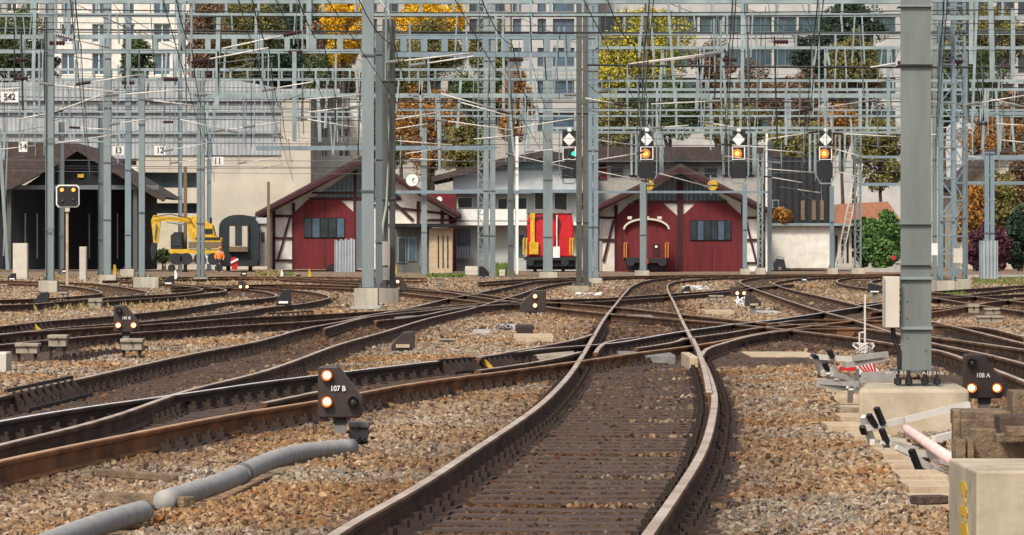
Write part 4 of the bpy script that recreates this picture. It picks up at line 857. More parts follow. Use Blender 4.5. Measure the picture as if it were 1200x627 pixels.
c4 = [(Wp(1006,0,D0).x,D0),(Wp(1136,0,D0).x,D0),(Wp(1122,0,D0+1.75).x,D0+1.75),(Wp(1014,0,D0+1.75).x,D0+1.75)]; a.add([(x,y,-.1) for x,y in c4]+[(x,y,z1) for x,y in c4], [(3,2,1,0),(4,5,6,7),(0,1,5,4),(1,2,6,5),(2,3,7,6),(3,0,4,7)]); EXCL.append((1000,1140,440,512)); tag(a.build('mast_foundation', M['plinth'], bevel=.03), 'long yellowish concrete block carrying the huge green grey mast', 'foundation')
# leaning ladder
D = 262; t = thing('leaning_ladder', 'pale ladder leaning against the gantry over the white garage', 'ladder', Gp(980,322))
for (a0, b0) in ((978.5,1004),(985,1011)): MB().bar(Wp(a0,314,D), Wp(b0,192,D+1), .09, .06).build('rail', M['tube'], t)
rg = MB()
for k in range(16): f = (k+.5)/16; rg.bar(Wp(978.5+25.5*f,314-122*f,D+f), Wp(985+26*f,314-122*f,D+f), .05)
rg.build('rung', M['tube'], t)
t = thing('slanted_mast', 'slanting pale strut mast at the left edge of the photo', 'mast', Wp(8,322,250))
MB().bar(Wp(9,316,250), Wp(-1,150,250), .2, .14).build('post', M['steel'], t); MB().bar(Wp(4,300,250.1), Wp(9,160,250.1), .08).build('brace', M['steel'], t)

# ================================================================ GANTRY BEAMS
def beam(label, D, yt, yb, x0, x1, m='beam', pitch=19, cw=.12, hang=(), w=.3, big=.0):
    c = Wp((x0+x1)/2, yb, D); t = thing('gantry_beam', label, 'gantry beam', c); rh = random.Random(int(D+yb*7+x0)); hang = list(hang)
    if x1-x0 > 300 and yb < 140:
        for _ in range(int((x1-x0)/60)):
            hx = rh.uniform(x0+5, x1-5); L_ = rh.uniform(14,60); sl_ = rh.uniform(-4,4); hw_ = rh.choice([1.2,1.6,2.2,2.8]); hang.append((hx, yb+.5, yb+L_, hw_, sl_))
            if rh.random() < .5: hang.append((hx+rh.uniform(7,12), yb+.6, yb+L_, hw_, -sl_))
    ch = [yb] if yt is None else [yt, yb]
    for y in ch:
        a = Wp(x0,y,D); b = Wp(x1,y,D); mb = MB(); mb.box((a.x,D,a.z-cw/2),(b.x,D+.03,a.z+cw/2)); mb.box((a.x,D+.03,a.z+cw/2-.015),(b.x,D+w,a.z+cw/2)); mb.box((a.x,D+w,a.z-cw/2),(b.x,D+w+.03,a.z+cw/2)); mb.build('chord', M[m], t)
    if yt is not None:
        x = x0+pitch*.5; me = None
        while x < x1:
            a = Wp(x,yt,D); b = Wp(x,yb,D); wv = cw*(1.3 if big else .7)
            mb = MB(); mb.box((a.x-wv/2,D-.005,b.z+cw/2+.002),(a.x+wv/2,D+.02,a.z-cw/2-.002))
            mb.box((a.x-wv/2,D+w+.01,b.z+cw/2+.002),(a.x+wv/2,D+w+.03,a.z-cw/2-.002)); mb.build('web_plate', M[m], t); x += pitch
    for (hx, y0, y1, hw, sl) in hang:
        mb = MB(); mb.bar(Wp(hx,y0,D-.06), Wp(hx+sl,y1,D-.06), hw/F*D, .08); mb.build('hanger_post', M[m], t)
beam('uppermost gantry beam running across the very top of the photo', 150, 2, 17.5, -20, 1056, cw=.13, pitch=38, hang=((41,2,92,4,-2),(82,0,46,5,-3),(206,0,60,3.5,6),(217,0,60,3,-4),(362,-4,58,6,0),(783,2,120,3,8),(870,2,115,4,0),(622,-2,100,3,0),(300,10,60,3,0)))
beam('top right gantry beam behind the tall mast and lattice masts', 150, 0, 21, 1056, 1240, cw=.15, pitch=34, hang=((1138,0,75,5,0),(1161,0,96,6,2),(1187,10,90,5,0),(1145,0,150,3,-6),(1088,20,96,3.5,0)))
beam('deep vierendeel gantry beam across the left third of the upper photo', 165, 43, 60, -20, 425, cw=.17, pitch=31, big=1, hang=((150,60,100,2.5,0),(256,20,128,5,-2),(345,60,166,5,0),(46,58,135,2.5,0)))
beam('deep vierendeel gantry beam between the twin masts and the thick bundled mast', 165, 43, 64, 461, 676, cw=.2, pitch=24, big=1, m='steelblue', hang=((502,64,112,2.5,0),(655,30,110,2,-6),(661,30,110,2,4)))
beam('gantry beam ending in a square corner right of the thick bundled mast', 165, 39, 56, 680, 1240, cw=.12, pitch=46, hang=((699,39,56,3,0),(820,56,130,4,-4),(846,56,140,3,6),(1041,56,160,4,0),(967,56,150,2.5,0)))
beam('middle gantry beam crossing behind the tall centre left mast', 205, 81.5, 93, -20, 676, cw=.13, pitch=20, hang=((372,93,166,4,3),(384,93,150,3,-3),(492,93,160,3,2),(540,93,150,3,-4),(590,60,130,3,0),(130,93,150,2.5,0)))
beam('middle gantry beam across the right half with thin web plates', 205, 94.5, 105, 690, 1240, cw=.13, pitch=31, hang=((770,105,160,3,0),(921,105,170,3,0),(1008,105,150,4,0),(1155,105,175,3,-4),(1167,105,175,3,4),(735,105,150,2.5,0)))
beam('single blue grey cross girder over the excavator side of the yard', 225, None, 112, 225, 1056, m='beam', cw=.24, hang=((420,112,170,3,0),(513,112,200,3,2),(833,112,165,3,0),(925,112,150,4,0)))
beam('thin double gantry beam in front of the pale grey hall', 235, 131, 137, -20, 425, cw=.09, pitch=60)
beam('thin double gantry beam right of centre below the blue grey girder', 235, 129, 136, 466, 1240, cw=.1, pitch=42)
beam('broad lattice signal gantry above the four diamond signals', 258, 150, 155, 640, 1056, cw=.16, pitch=26, hang=((660,155,215,2.5,0),(775,155,205,5,0),(740,155,205,2.5,0),(745.5,155,205,2.5,0),(848,155,205,2.5,0),(884,155,205,5,0),(877,155,205,2.5,0),(955,155,200,2.5,0),(949,155,203,2.5,0),(984,155,203,2.5,0),(990,155,200,2.5,0)))
beam('left low gantry beam below the number plates', 255, 156, 166, -20, 300, cw=.1, pitch=47)
beam('single pale girder ending at the battened twin mast', 240, None, 173.5, 300, 582, cw=.26, m='steelblue')
beam('thin girder over the low hut roof and red annex', 262, None, 225, 458, 622, cw=.2, m='steelblue')
beam('thin girder with yellow discs crossing above the red double doors', 268, None, 225, 690, 905, cw=.14, m='steelblue')
beam('girder carrying the fourth signal over the black clad house', 268, None, 184, 1003, 1056, cw=.16, m='steelblue')
beam('pale girder between the tall mast and the grey post', 268, None, 216, 1003, 1056, cw=.2, m='steelblue')
beam('girder behind the twin pole mast at the right edge', 260, None, 184.5, 1128, 1240, cw=.3, m='steelblue')
beam('lower thin girder behind the twin pole mast at the right edge', 262, None, 214.5, 1128, 1240, cw=.22, m='steelblue')
beam('thin upper girder over the twin pole mast', 232, None, 133, 1128, 1240, cw=.2, m='steelblue', hang=((1152,133,184,3,0),(1170,133,184,3,0)))
for (x, lb) in ((760,'left'),(835,'right')):
    t = thing('yellow_disc', 'round yellow disc sign with black bar, %s one of the pair above the red doors' % lb, 'sign', Wp(x,217,266))
    MB().disc(Wp(x,217,266), .34, .05, 24).build('plate', M['yellow'], t); MB().pbox(x-6, x+6, 216.6, 217.6, 265.96, .03).build('bar', M['black'], t)

# ================================================================ CANTILEVERS
TUBES = [(88,46,128,56),(64,99.6,137,108),(108,96,168,87),(140,111,215,105),(64,131,123,110),(65,168,140,157),(142,144,177,139),(211,140,265,152),(246,69,315,56),(260,57,330,42),(0,175,29,172),
(204,175,243,168),(265,152,300,148),(0,105,24,103),(325,103,367,96),(357,116.5,416,112),(361,131.5,408,126),(361,140,420,150),(333,161,364,166),(300,147,329,143),(474,71,555,62),(501,74,555,66),(517,110,581,128),
(464,140,514,131.5),(464,151,501,145),(525,142,600,152.5),(555,163,600,159),(466,165,530,170),(737,75,823,64),(760,73,815,67),(686,115,718,121),(763,122,828,119),(603,150,672,139),(779,149,807,147),(836,145,866,150),(627,177,672,173),
(603,182,672,198),(697,200,750,211),(750,197,823,217),(697,188,745,180),(954,128,1028,116.5),(1020,79,1050,74),(900,163,946,156),(989,157,1050,160),(1091,119,1155,125),(1103,150,1143,146),(1091,158,1120,156),(1168,145,1200,147),(1174,164,1210,168),
(1135,183,1160,187),(900,198,945,201.5),(905,208,940,214),(935,222,954,225),(977,200,1012,209),(850,183,905,190),(858,170,900,173),(705,165,745,170),(480,186,530,188),(475,180,505,176),(210,190,260,184),(95,150,130,152),(1150,120,1200,112),(1160,116,1205,126),(895,175,930,178),(980,175,1015,185),(540,120,600,137),
(20,140,60,132),(290,190,330,184),(180,118,232,124),(640,192,668,186)]
ZN = [(0,60,'near the 542 plate'),(60,120,'right of the leftmost mast'),(120,200,'above the wooden shed eaves'),(200,300,'above the excavator'),(300,430,'above the left red shed'),(430,520,'right of the hose mast'),(520,600,'above the white station building'),
 (600,690,'left of the thick bundled mast'),(690,760,'right of the thick bundled mast'),(760,850,'over the red double doors'),(850,960,'over the white garage'),(960,1056,'just left of the tall right mast'),(1056,1300,'right of the tall right mast')]
ORD = ['first','second','third','fourth','fifth','sixth','seventh','eighth','ninth','tenth','eleventh','twelfth']
def zlabel(items, fmt):      # items: (x, y, object)
    for a, b, ph in ZN:
        z = sorted([q for q in items if a <= q[0] < b], key=lambda q: q[1])
        for k, q in enumerate(z): q[2]['label'] = fmt % ph + (', %s from the top' % ORD[k] if len(z) > 1 else '')
CI = []
for q, (xa, ya, xb, yb) in enumerate(TUBES):
    ym = (ya+yb)/2; D = min(max(F*5.6/(HY-ym), 85), 262); rr = random.Random(q)
    if D > 205: D = 205+(D-205)*.9
    a = Wp(xa, ya, D); b = Wp(xb, yb, D+rr.uniform(-.6,.6)); t = thing('cantilever_arm', '', 'cantilever', a, 'pale cantilever arms under the gantries')
    MB().tube([a, b], .030 if D > 150 else .026, 6).build('tube', M['tube'], t, smooth=True)
    far_ = b if rr.random() < .5 else a; near_ = a if far_ is b else b; d = (far_-near_).normalized()
    ins = MB(); p0 = far_; nseg = 7
    pts = []; rs = []
    for k in range(nseg*2+1): pts.append(p0+d*(.05+k*.035)); rs.append(.065 if k % 2 else .04)
    ins.tube(pts, rs, 8).build('insulator', M['insul'] if rr.random() < .3 else M['insulg'], t)
    e = pts[-1]; hp = MB(); up_ = rr.uniform(.7,1.9); hp.bar(e, e+Vector((0,0,up_)), .06, .06); hp.bar(e+d*.02-Vector((0,0,.5)), e+d*.02, .04); hp.build('drop_bracket', M['steel'], t)
    s_ = MB(); c0 = near_+d*.2; s_.tube([c0, c0+Vector((rr.uniform(-.3,.3),0,-rr.uniform(.3,.55))), c0+d*rr.uniform(.6,1.3)+Vector((0,0,-.5))], .014, 5).build('steady_arm', M['steel2'], t)
    CI.append(((xa+xb)/2, ym, t))
zlabel(CI, 'pale slanting cantilever tube %s')
# suspended insulators and fittings on the beams
INS = [(67,50.5,150),(200,93,160),(24,92,160),(197,143,230),(235,111,175),(346,61,165),(390,101,200),(490,112,215),(855,70,160),(1120,72,160),(25,70,160),(940,145,235),(668,111,190),(915,49,155),(605,70,165),(1180,78,160),(520,165,235),(150,97,180)]
II = []
for x, y, D in INS:
    c = Wp(x, y, D); t = thing('hanging_insulator', '', 'insulator', c, 'ribbed insulators hanging below the beams'); pts = []; rs = []
    for k in range(11): pts.append(c+Vector((-.28+.056*k,0,0))); rs.append(.10 if k % 2 else .055)
    MB().tube(pts, rs, 8).build('ribbed_body', M['insul'] if x not in (235,668,490) else M['insulg'], t)
    MB().bar(c+Vector((-.5,0,.02)), c+Vector((.5,0,.0)), .03).bar(c+Vector((.1,.0,.08)), c+Vector((.12,0,.75)), .03).build('fitting', M['steel2'], t); II.append((x, y, t))
zlabel(II, 'ribbed insulator hanging %s')
# ================================================================ WIRES
def cable(name, label, cat, pts, r, m='cable', group=None): return tag(MB().tube(pts, r, 5).build(name, M[m]), label, cat, group)
def sag(a, b, s, n=14): return [a.lerp(b, k/n)+Vector((0,0,-s*4*(k/n)*(1-k/n))) for k in range(n+1)]
for y0, y1, D, r, lb in ((33.5,38.5,152,.035,'thick dark feeder cable crossing the whole top of the photo'),(118,118.5,190,.03,'dark feeder cable crossing in front of the pale grey hall'),(41,45,168,.018,'thin dark cable just below the thick top feeder'),
    (166,171,240,.02,'thin cable at the height of the number plates'),(128,124,200,.015,'fine cable crossing midway between the beams'),(197,196,262,.014,'lowest fine cable crossing just above the shed roofs')):
    cable('feeder_cable', lb, 'cable', sag(Wp(-60,y0,D), Wp(1260,y1,D), .06), r)
cable('feeder_cable', 'thick dark feeder cable crossing the right half and passing the tall mast band', 'cable', sag(Wp(688,76,158), Wp(1260,78.5,158), .05), .045)
k = 0; WI = []
for (x60, x290, lb) in ((-6.5,-27,'above the leftmost sidings'),(-5.2,-19,'above the track to the dark wooden shed'),(-4.1,-14,'above the track below the dark coach'),(-2.9,-4,'above the left red shed approach'),(-1.0,3.0,'from the top centre toward the station building'),(.9,10.5,'above the curving centre track'),(3.3,13.5,'toward the wide red shed'),(4.6,18.5,'toward the black clad house'),(6.4,27,'above the right hand S curve track'),(-3.6,-9.5,'between the excavator and left red shed'),(2.1,8,'over the parked red wagon')):
    a = Vector((x60,60,5.5)); b = Vector((x290,262,6.1)); t = thing('catenary_wire', 'thin overhead contact and messenger wire pair '+lb, 'overhead wire', a, 'overhead wires running away from the camera'); n = 4
    cw_ = MB(); cw_.tube([a, b], .009, 4); cw_.build('contact_wire', M['cable'], t)
    mw = MB(); pts = []
    for s in range(n):
        p = a.lerp(b, s/n)+Vector((0,0,1.5)); q = a.lerp(b, (s+1)/n)+Vector((0,0,1.5)); seg = sag(p, q, .6, 8); pts += seg[:-1]
        for j in (1,3,5,7): MB().tube([seg[j], Vector((a.lerp(b,(s+j/8)/n)))], .007, 3, cap=False).build('dropper', M['steel2'], t)
    pts.append(b+Vector((0,0,1.5))); mw.tube(pts, .013, 4); mw.build('messenger_wire', M['cable'], t)
DI = [(60,-10,220,62),(70,-5,178,42),(150,20,290,90),(345,-5,420,64),(350,10,358,60),(405,60,465,90),(460,10,545,90),(490,-5,500,70),(525,-5,545,60),(560,-5,700,60),(755,-10,860,30),(820,-10,930,25),(900,-5,905,50),(940,5,965,70),(1010,-5,1000,60),(1060,40,1035,100),
      (130,0,190,70),(255,0,240,100),(620,60,640,130),(690,100,760,150),(900,20,950,52),(1100,30,1150,70),(1170,-5,1165,100),(30,0,0,60)]
WJ = []
for x0, y0, x1, y1 in DI: WJ.append(((x0+x1)/2, (y0+y1)/2, cable('stay_wire', '', 'stay wire', sag(Wp(x0,y0,170+x0%30), Wp(x1,y1,172+x0%25), .12, 6), .014, group='thin dark stay wires among the beams')))
zlabel(WJ, 'thin dark stay wire %s')
VI = []; rr = random.Random(5)
for q in range(80):
    x = rr.uniform(5,1195); D = rr.uniform(150,250)
    if 1050 < x < 1096: continue
    y0 = HY-F*9.6/D; y1 = HY-F*rr.uniform(5.0,7.5)/D; VI.append((x, (y0+y1)/2, cable('hanging_rod', '', 'rod', [Wp(x,y0,D), Wp(x+rr.uniform(-6,6),y1,D)], rr.choice([.016,.03,.04]), rr.choice(['steel','steel2','cable','beam']), 'thin rods hanging from the gantries')))
zlabel(VI, 'thin rod hanging %s')
rr = random.Random(9)
ORD += ['thirteenth','fourteenth','fifteenth','sixteenth','seventeenth','eighteenth','nineteenth','twentieth']
YS_ = sorted(rr.uniform(8,215) for _ in range(20))
for q in range(20):
    y = YS_[q]; D = min(max(F*rr.uniform(6.5,9)/(HY-y), 120), 262)
    cable('cross_cable', 'fine dark cross cable spanning the yard, %s from the top of the twenty' % ORD[q], 'cable', sag(Wp(-40,y,D), Wp(1240,y+rr.uniform(-2,2),D), rr.uniform(.05,.3)), rr.choice([.010,.014,.02]), rr.choice(['cable','steel2']), 'fine cross cables among the beams')
# number plates
for s, x0, x1, y0, y1, lb in (('542',1,21.5,107.5,120,'white plate reading 542 at the left edge'),('14',22,32,166,178,'white number plate above the wooden shed roof left of the full height mast'),('13',132,145,171.5,181.5,'white plate reading 13 right of the shed mast'),('12',181,194,171,182,'white plate reading 12 left of the twin section mast'),('11',248,262,184,194,'white plate reading 11 on the cream hall wall side')):
    D = 140 if s == '542' else 238; t = thing('number_plate', lb, 'number plate', Wp((x0+x1)/2,y1,D)); MB().pbox(x0,x1,y0,y1,D,.04).build('plate', M['white'], t)
    text_mesh('digits', s, .5 if len(s) < 3 else .3, Wp((x0+x1)/2,(y0+y1)/2,D-.01), M['black'], t, sx=.9)
    MB().pbox((x0+x1)/2-.6,(x0+x1)/2+.6,y0-14,y0,D+.06,.05).build('hanger', M['steel'], t)
# ================================================================ MAIN SIGNALS
def main_signal(x, green, label, D=256):
    t = thing('main_signal', label, 'signal', Wp(x,212,D))
    MB().pbox(x-8,x+8,153,173,D,.12).build('top_plate', M['black'], t)
    MB().poly([(x,155.5),(x+7.3,163.5),(x,171.5),(x-7.3,163.5)], D-.04, .03).build('diamond', M['white'], t)
    MB().pbox(x-2,x+2.5,149.5,154,D-.05,.3).build('bracket_box', M['white'], t)
    b = MB().pbox(x-6.5,x+6.5,172.5,186.5,D-.1,.4).build('light_box', M['black'], t)
    f = MB()
    for (a, c, e, g) in ((x-7.6,x-6.5,171.8,187.2),(x+6.5,x+7.6,171.8,187.2),(x-6.5,x+6.5,171.8,172.6),(x-6.5,x+6.5,186.4,187.2)): f.pbox(a,c,e,g,D-.14,.06)
    f.build('rim', M['white'], b)
    lx = x+5 if green else x-1.5
    if not green: MB().disc(Wp(lx,180,D-.12), .30, .02, 20).build('halo_bowl', M['halo'], b)  # amber disc painted as the glow around the lit lamp
    MB().disc(Wp(lx,180,D-.15), .13 if not green else .12, .03, 16).build('lamp', M['lampG' if green else 'lampO'], b)
    MB().pbox(x-8.5,x+8.5,190,209,D-.05,.4).build('lower_box', M['black'], t)
    c = MB()
    for s in (-1,1):
        c.bar(Wp(x+s*11.5,153,D+.1), Wp(x+s*11.5,205,D+.1), .07); c.bar(Wp(x+s*11.5,205,D+.1), Wp(x+s*6,215,D+.1), .07)
    c.bar(Wp(x-6,215,D+.1), Wp(x+6,215,D+.1), .09); c.bar(Wp(x-11.5,188.5,D+.12), Wp(x+11.5,188.5,D+.12), .05); c.build('cage', M['steel'], t)
    return t
main_signal(667, True, 'green lit signal with white diamond half hidden by the thick bundled mast')
main_signal(758, False, 'orange lit diamond signal above the parked red wagon')
main_signal(865.5, False, 'orange lit diamond signal above the right red door')
main_signal(967.5, False, 'orange lit diamond signal above the black clad house')
# two lamp signal, left
D = 185; t = thing('lamp_signal', 'black square signal with white rounded rim and two amber lamps at left', 'signal', Gp(78,335))
def rr_poly(x0,x1,y0,y1,c): return [(x0+c,y0),(x1-c,y0),(x1,y0+c),(x1,y1-c),(x1-c,y1),(x0+c,y1),(x0,y1-c),(x0,y0+c)]
MB().poly(rr_poly(65.5,93,216.5,243,3), D, .06).build('rim', M['white'], t); b = MB().poly(rr_poly(67,91.5,218,241.5,2.5), D-.05, .05).build('board', M['black'], t)
for x, y, m in ((72.5,222.5,'lampO'),(86,222.5,'lampO'),(73,235,'lens'),(86,233,'lens')):
    MB().disc(Wp(x,y,D-.08), .1, .03, 14).build('bowl', M['halo'] if m == 'lampO' else M['black'], b); MB().disc(Wp(x,y,D-.11), .055, .03, 12).build('lamp', M[m], b)  # lit lamps get the painted amber glow, unlit ones stay black
MB().pbox(77,80,243,334,D+.1,.12).build('post', M['timberlight'], t); MB().pbox(76,81.5,243,248,D+.02,.1).build('plate', M['cab'], t)
# ================================================================ DWARF SIGNALS
def dwarf(label, x0, x1, y0, y1, D, lamps, dark, text=None, flip=False, ybot=None, rl=.030):
    g = Wp((x0+x1)/2, 300, D); t = thing('dwarf_signal', label, 'dwarf signal', (g.x, D, gz(D))); W_ = x1-x0; H = y1-y0
    pts = [(x0+W_*.04,y0),(x0+W_*.46,y0),(x0+W_*.98,y0+H*.60),(x1,y0+H*.68),(x1,y0+H*.92),(x1-W_*.08,y1),(x0+W_*.06,y1),(x0,y1-H*.06),(x0,y0+H*.05)]
    if flip: pts = [(x0+x1-x, y) for x, y in pts]
    b = MB().poly(pts, D-.09, .16).build('housing', M['brownblack'], t, bevel=.02)
    dep = D-.105
    for (x, y) in lamps:
        r_ = MB(); q = Wp(x,y,dep-.008); r_.tube([q+Vector((0,.01,0)),q-Vector((0,.03,0))], [rl*1.45,rl*1.5], 20, cap=False); r_.disc(q, rl*1.4, .006, 20); r_.build('halo_bowl', M['halo'], b); MB().disc(q-Vector((0,.01,0)), rl, .008, 20).build('lamp', M['lampW'], b)  # bowl around each lit lamp carries its glow as amber colour
    for (x, y) in dark:
        q = Wp(x,y,dep-.008); MB().tube([q+Vector((0,.012,0)),q-Vector((0,.04,0))], [rl*1.5,rl*1.45], 20, cap=False).build('hood', M['brownblack'], b); MB().tube([q,q-Vector((0,.008,0)),q-Vector((0,.018,0))], [rl*1.2,rl*.9,rl*.3], 16).build('unlit_lens', M['lens'], b)
    if text: text_mesh('number', text[0], text[3], Wp(text[1],text[2],dep+.004), M['white'], b, dep=.004, sx=.9)
    xm = (x0+x1)/2; a = Wp(xm,y1,D); w2 = W_*.13/F*D
    MB().box((a.x-w2,D-.04,gz(D)-.05),(a.x+w2,D+.04,a.z+.01)).build('post', M['leadgrey'], t)
    MB().box((a.x-w2*1.2,D-.05,a.z-.045),(a.x+w2*1.2,D+.05,a.z+.0)).build('clamp', M['black'], t)
    return t
dwarf('nearest dwarf signal reading 107 B with two stacked lit lamps', 372.5, 425, 429, 490, 32.5, [(383,439.5),(383,470.5)], [(413.5,470.5)], ('107 B',396,455.5,.058))
dwarf('dwarf signal reading 108 A with two lit lamps beside the concrete block', 1130, 1177, 415, 467, 37.2, [(1138.5,454.5),(1168,454.5)], [(1139,425)], ('108 A',1152,440,.058))
dwarf('dwarf signal reading 101 B above the beige junction box at left', 133, 162.5, 357.5, 389.5, 59, [(138.5,381),(156.5,381)], [(139.5,364)], ('101 B',148,372.8,.058))
dwarf('small dwarf signal with two vertical lamps left of the centre track', 609, 640, 340, 366, 98, [(627,347),(627,358)], [], None, rl=.04, flip=True)
dwarf('tiny dwarf signal with two lamps right of the centre track bend', 856, 880, 336, 347.5, 122, [(864,343.5),(872,343.5)], [], None, rl=.04)
dwarf('tiny dwarf signal with two amber lamps on the S shaped left track', 279, 292, 328.5, 340, 137, [(281.7,336),(289.5,336)], [], None, rl=.04)
dwarf('tiny dwarf signal with stacked orange lamps right of the twin mast footing', 463, 477, 324, 341, 140, [(466,330),(466,338)], [], None, rl=.045)
def dwarf_back(label, x0, x1, y0, y1, yb, bar=None, flip=False, block=None, m='black'):
    D = Gd(yb); g = Wp((x0+x1)/2, 300, D); t = thing('dwarf_signal', label, 'dwarf signal', (g.x, D, gz(D))); W_ = x1-x0; H = y1-y0
    pts = [(x0,y1),(x0,y0+H*.62),(x0+W_*.5,y0+H*.05),(x1-W_*.1,y0),(x1,y0+H*.06),(x1,y1)]
    if flip: pts = [(x0+x1-x, y) for x, y in pts]
    b = MB().poly(pts, D, .2).build('housing', M[m], t, bevel=.01)
    if bar: MB().pbox(bar[0],bar[1],bar[2],bar[3],D-.03,.025).build('reflector', M[bar[4]], b)
    a = Wp((x0+x1)/2,y1,D); MB().box((a.x-.06,D+.05,gz(D)-.05),(a.x+.06,D+.15,a.z+.01)).build('post', M['leadgrey'], t)
    if block: MB().pbox(*block,D-.1,.4).build('footing', M['white'], t)
dwarf_back('back of a black dwarf signal with white bar on the left edge siding', 39, 57, 342, 359, 362, (42,53,355.5,358,'white'))
dwarf_back('back of a black dwarf signal over a white block inside the S bend', 324, 341, 338.5, 358.5, 367, (326.5,337.5,353,355.5,'white'), block=(319.5,333,361,367.5))
dwarf_back('dark brown square signal back with amber bar below the B track', 458.5, 486, 388, 414, 416, (464,480,403.5,407.5,'timberlight'), m='brownblack')
dwarf_back('dark signal back on a post right of the centre track bend', 873.5, 892, 345, 359, 372, (879,888.5,355.5,358,'timberlight'), flip=True, m='brownblack')
dwarf_back('small black signal back beside the beige cabinet at far left', 9, 18.5, 320, 328, 331, (11,17,326,327.5,'white'))
dwarf_back('small black signal back left of the twin section mast', 192, 204, 323, 334, 337, (193,201,331,333,'white'))
dwarf_back('small black signal back below the dark coach', 281.5, 289, 316.5, 323.5, 326, (284,288,320,321.5,'white'))
dwarf_back('black signal back with round loop before the corrugated screen', 382, 391, 309, 317, 327, None)
dwarf_back('dark signal back below the battened twin mast', 561, 573, 312, 323.5, 331, None, flip=True)
dwarf_back('dark signal back on a thin post left of the tall mast', 1018, 1033, 332, 343, 358, (1020,1030,341,342.5,'white'), flip=True)
dwarf_back('tiny dark signal back on the far right rails', 939, 946, 322, 329, 334, (940,945,327,328.5,'white'))
dwarf_back('black signal back among the white cables right of the centre track', 799, 809, 335, 344, 346, (801,808,342,343.5,'white'))
dwarf_back('tiny black signal back in front of the two lamp signal', 72, 80, 312, 319, 330, (73,78,317,318.5,'white'))
# ================================================================ BOXES ON THE GROUND
def jbox(label, x0, x1, y0, y1, m='box', dep=.3, legs=True, D=None, lid=True):
    EXCL.append((x0-1,x1+1,y0-2,y1+2+(y1-300)*.02)); D = D or Gd(y1); t = thing('junction_box', label, 'junction box', Gp((x0+x1)/2, y1) if not D else (Wp((x0+x1)/2,0,D).x, D, gz(D))); H = y1-y0
    body = MB(); ins = (x1-x0)*.05; body.pbox(x0+ins, x1-ins, y0+H*.28, y1-(H*.1 if legs else 0), D, dep); body.build('body', M[m], t, bevel=.01)
    if lid: l_ = MB(); l_.pbox(x0, x1, y0, y0+H*.3, D-.03, dep+.06); lo = l_.build('lid', M[m], t, bevel=.012); c = MB(); xm = (x0+x1)/2; c.pbox(xm-.8,xm+.8,y0+H*.2,y0+H*.42,D-.05,.02); c.build('catch', M['iron'], lo)
    if legs:
        for x in (x0+ins*3, x1-ins*3): a = Wp(x,y1,D); MB().box((a.x-.02,D+.05,gz(D)-.03),(a.x+.02,D+.09,a.z+.06)).build('leg', M['iron'], t)
for a in (('beige ribbed junction box at the left edge', 17,45,402.5,416,54),('beige bell shaped junction box right of the left edge box', 55.5,78.5,392.5,408,56),('brownish junction box directly below the 101 B dwarf signal', 140.5,167.5,397,412,56),
    ('pale junction box on thin legs in the left weeds', 103.5,119.5,350,364),('small grey box below the leftmost mast footing', 67.5,79,342,350),('low white topped box in front of the wide double footing', 159.5,173,344.5,351),('pale flat box left of the signal back at the far left', 0,9,333,338.5),
    ('small whitish box over orange cables in the centre ballast', 515,534,397,404),('low pale box right of the centre track bend', 831,848,346,353),('beige box at right between rails', 1134,1148,357,368),('stone coloured box on top of the right rock slab', 1154,1174,361,370),('flat stone coloured slab box at the right', 1145,1177,370,379.5),
    ('small pale box left of the twin mast footing', 78,87,334,338),('pale low box right of the twin mast footing', 479,490,334,338),('small grey box right of the battened mast', 511,521,331,334.5)): jbox(*a[:5], D=a[5] if len(a) > 5 else None)
jbox('brown junction box attached beside the 107 B signal post', 408.5,433,494,520, 'leadgrey', .12, D=32.9)
MB_ = MB(); 
for x in (367,369.5): MB_.pbox(x, x+1.2, 493, 512, 32.6, .02)
tag(MB_.pbox(369, 373, 494, 497, 32.61, .02).build('cable_clip', M['black']), 'black bent clip left of the 107 B signal post', 'clip')
# steel tie covers and small slabs
def slab(name, label, cat, x0, x1, y0, y1, h, m, skew=0):
    EXCL.append((x0-1,x1+1,y0,y1+1+(y1-300)*.02)); a = Gp(x0,y1); b = Gp(x1,y0); D0, D1 = a.y, b.y; w_ = (x1-x0)/F*D0; mb = MB(); mb.box((a.x,D0,gz(D0)+.0),(a.x+w_,min(D1,D0+2.5),h)); return tag(mb.build(name, M[m], bevel=.01), label, cat)
slab('tie_cover','grey steel cover between the legs of the centre track below the diamond','tie cover',729,792,420,429,.14,'leadgrey')
slab('tie_cover','smaller grey steel cover further up between the centre track rails','tie cover',728,767,374,379,.15,'leadgrey')
slab('tie_cover','grey flat steel cover in the crossing below the twin masts','tie cover',462,494,373,379,.13,'leadgrey')
slab('tie_cover','beige steel cover left of the centre track above the near rail','tie cover',614,675,419,426,.12,'box')
slab('steel_block','beige rusty steel block beside the right rail of the centre track','steel block',808,818.5,417,437,.2,'timberlight')
slab('trough_lid','long beige trough lid in the grey ballast left of the centre track','trough lid',602,649,394,401,.10,'timberlight')
slab('trough_lid','dark rusty plate lying on the long beige trough lid','plate',604,626,388,391,.13,'iron')
slab('trough_lid','thin beige trough lid below the signal back right of the centre','trough lid',826,862,364,369,.10,'timberlight')
slab('trough_lid','pale grey flat plate right of the signal back on a post','trough lid',885,915,362,368,.06,'concreteg')
slab('plank','pale plank lying at the right of the near ballast','plank',880,960,414,421,.05,'timberlight')
slab('concrete_slab','pale slab left of the small whitish box in the centre ballast','slab',553,575,386,393,.07,'concreteg')
slab('concrete_slab','wide white slab in the ballast above the trough lid','slab',586,607,380,388,.10,'concreteg')
slab('concrete_kerb','flat kerb in front of the twin mast footing','kerb',410,446,358,364,.10,'concreteg')
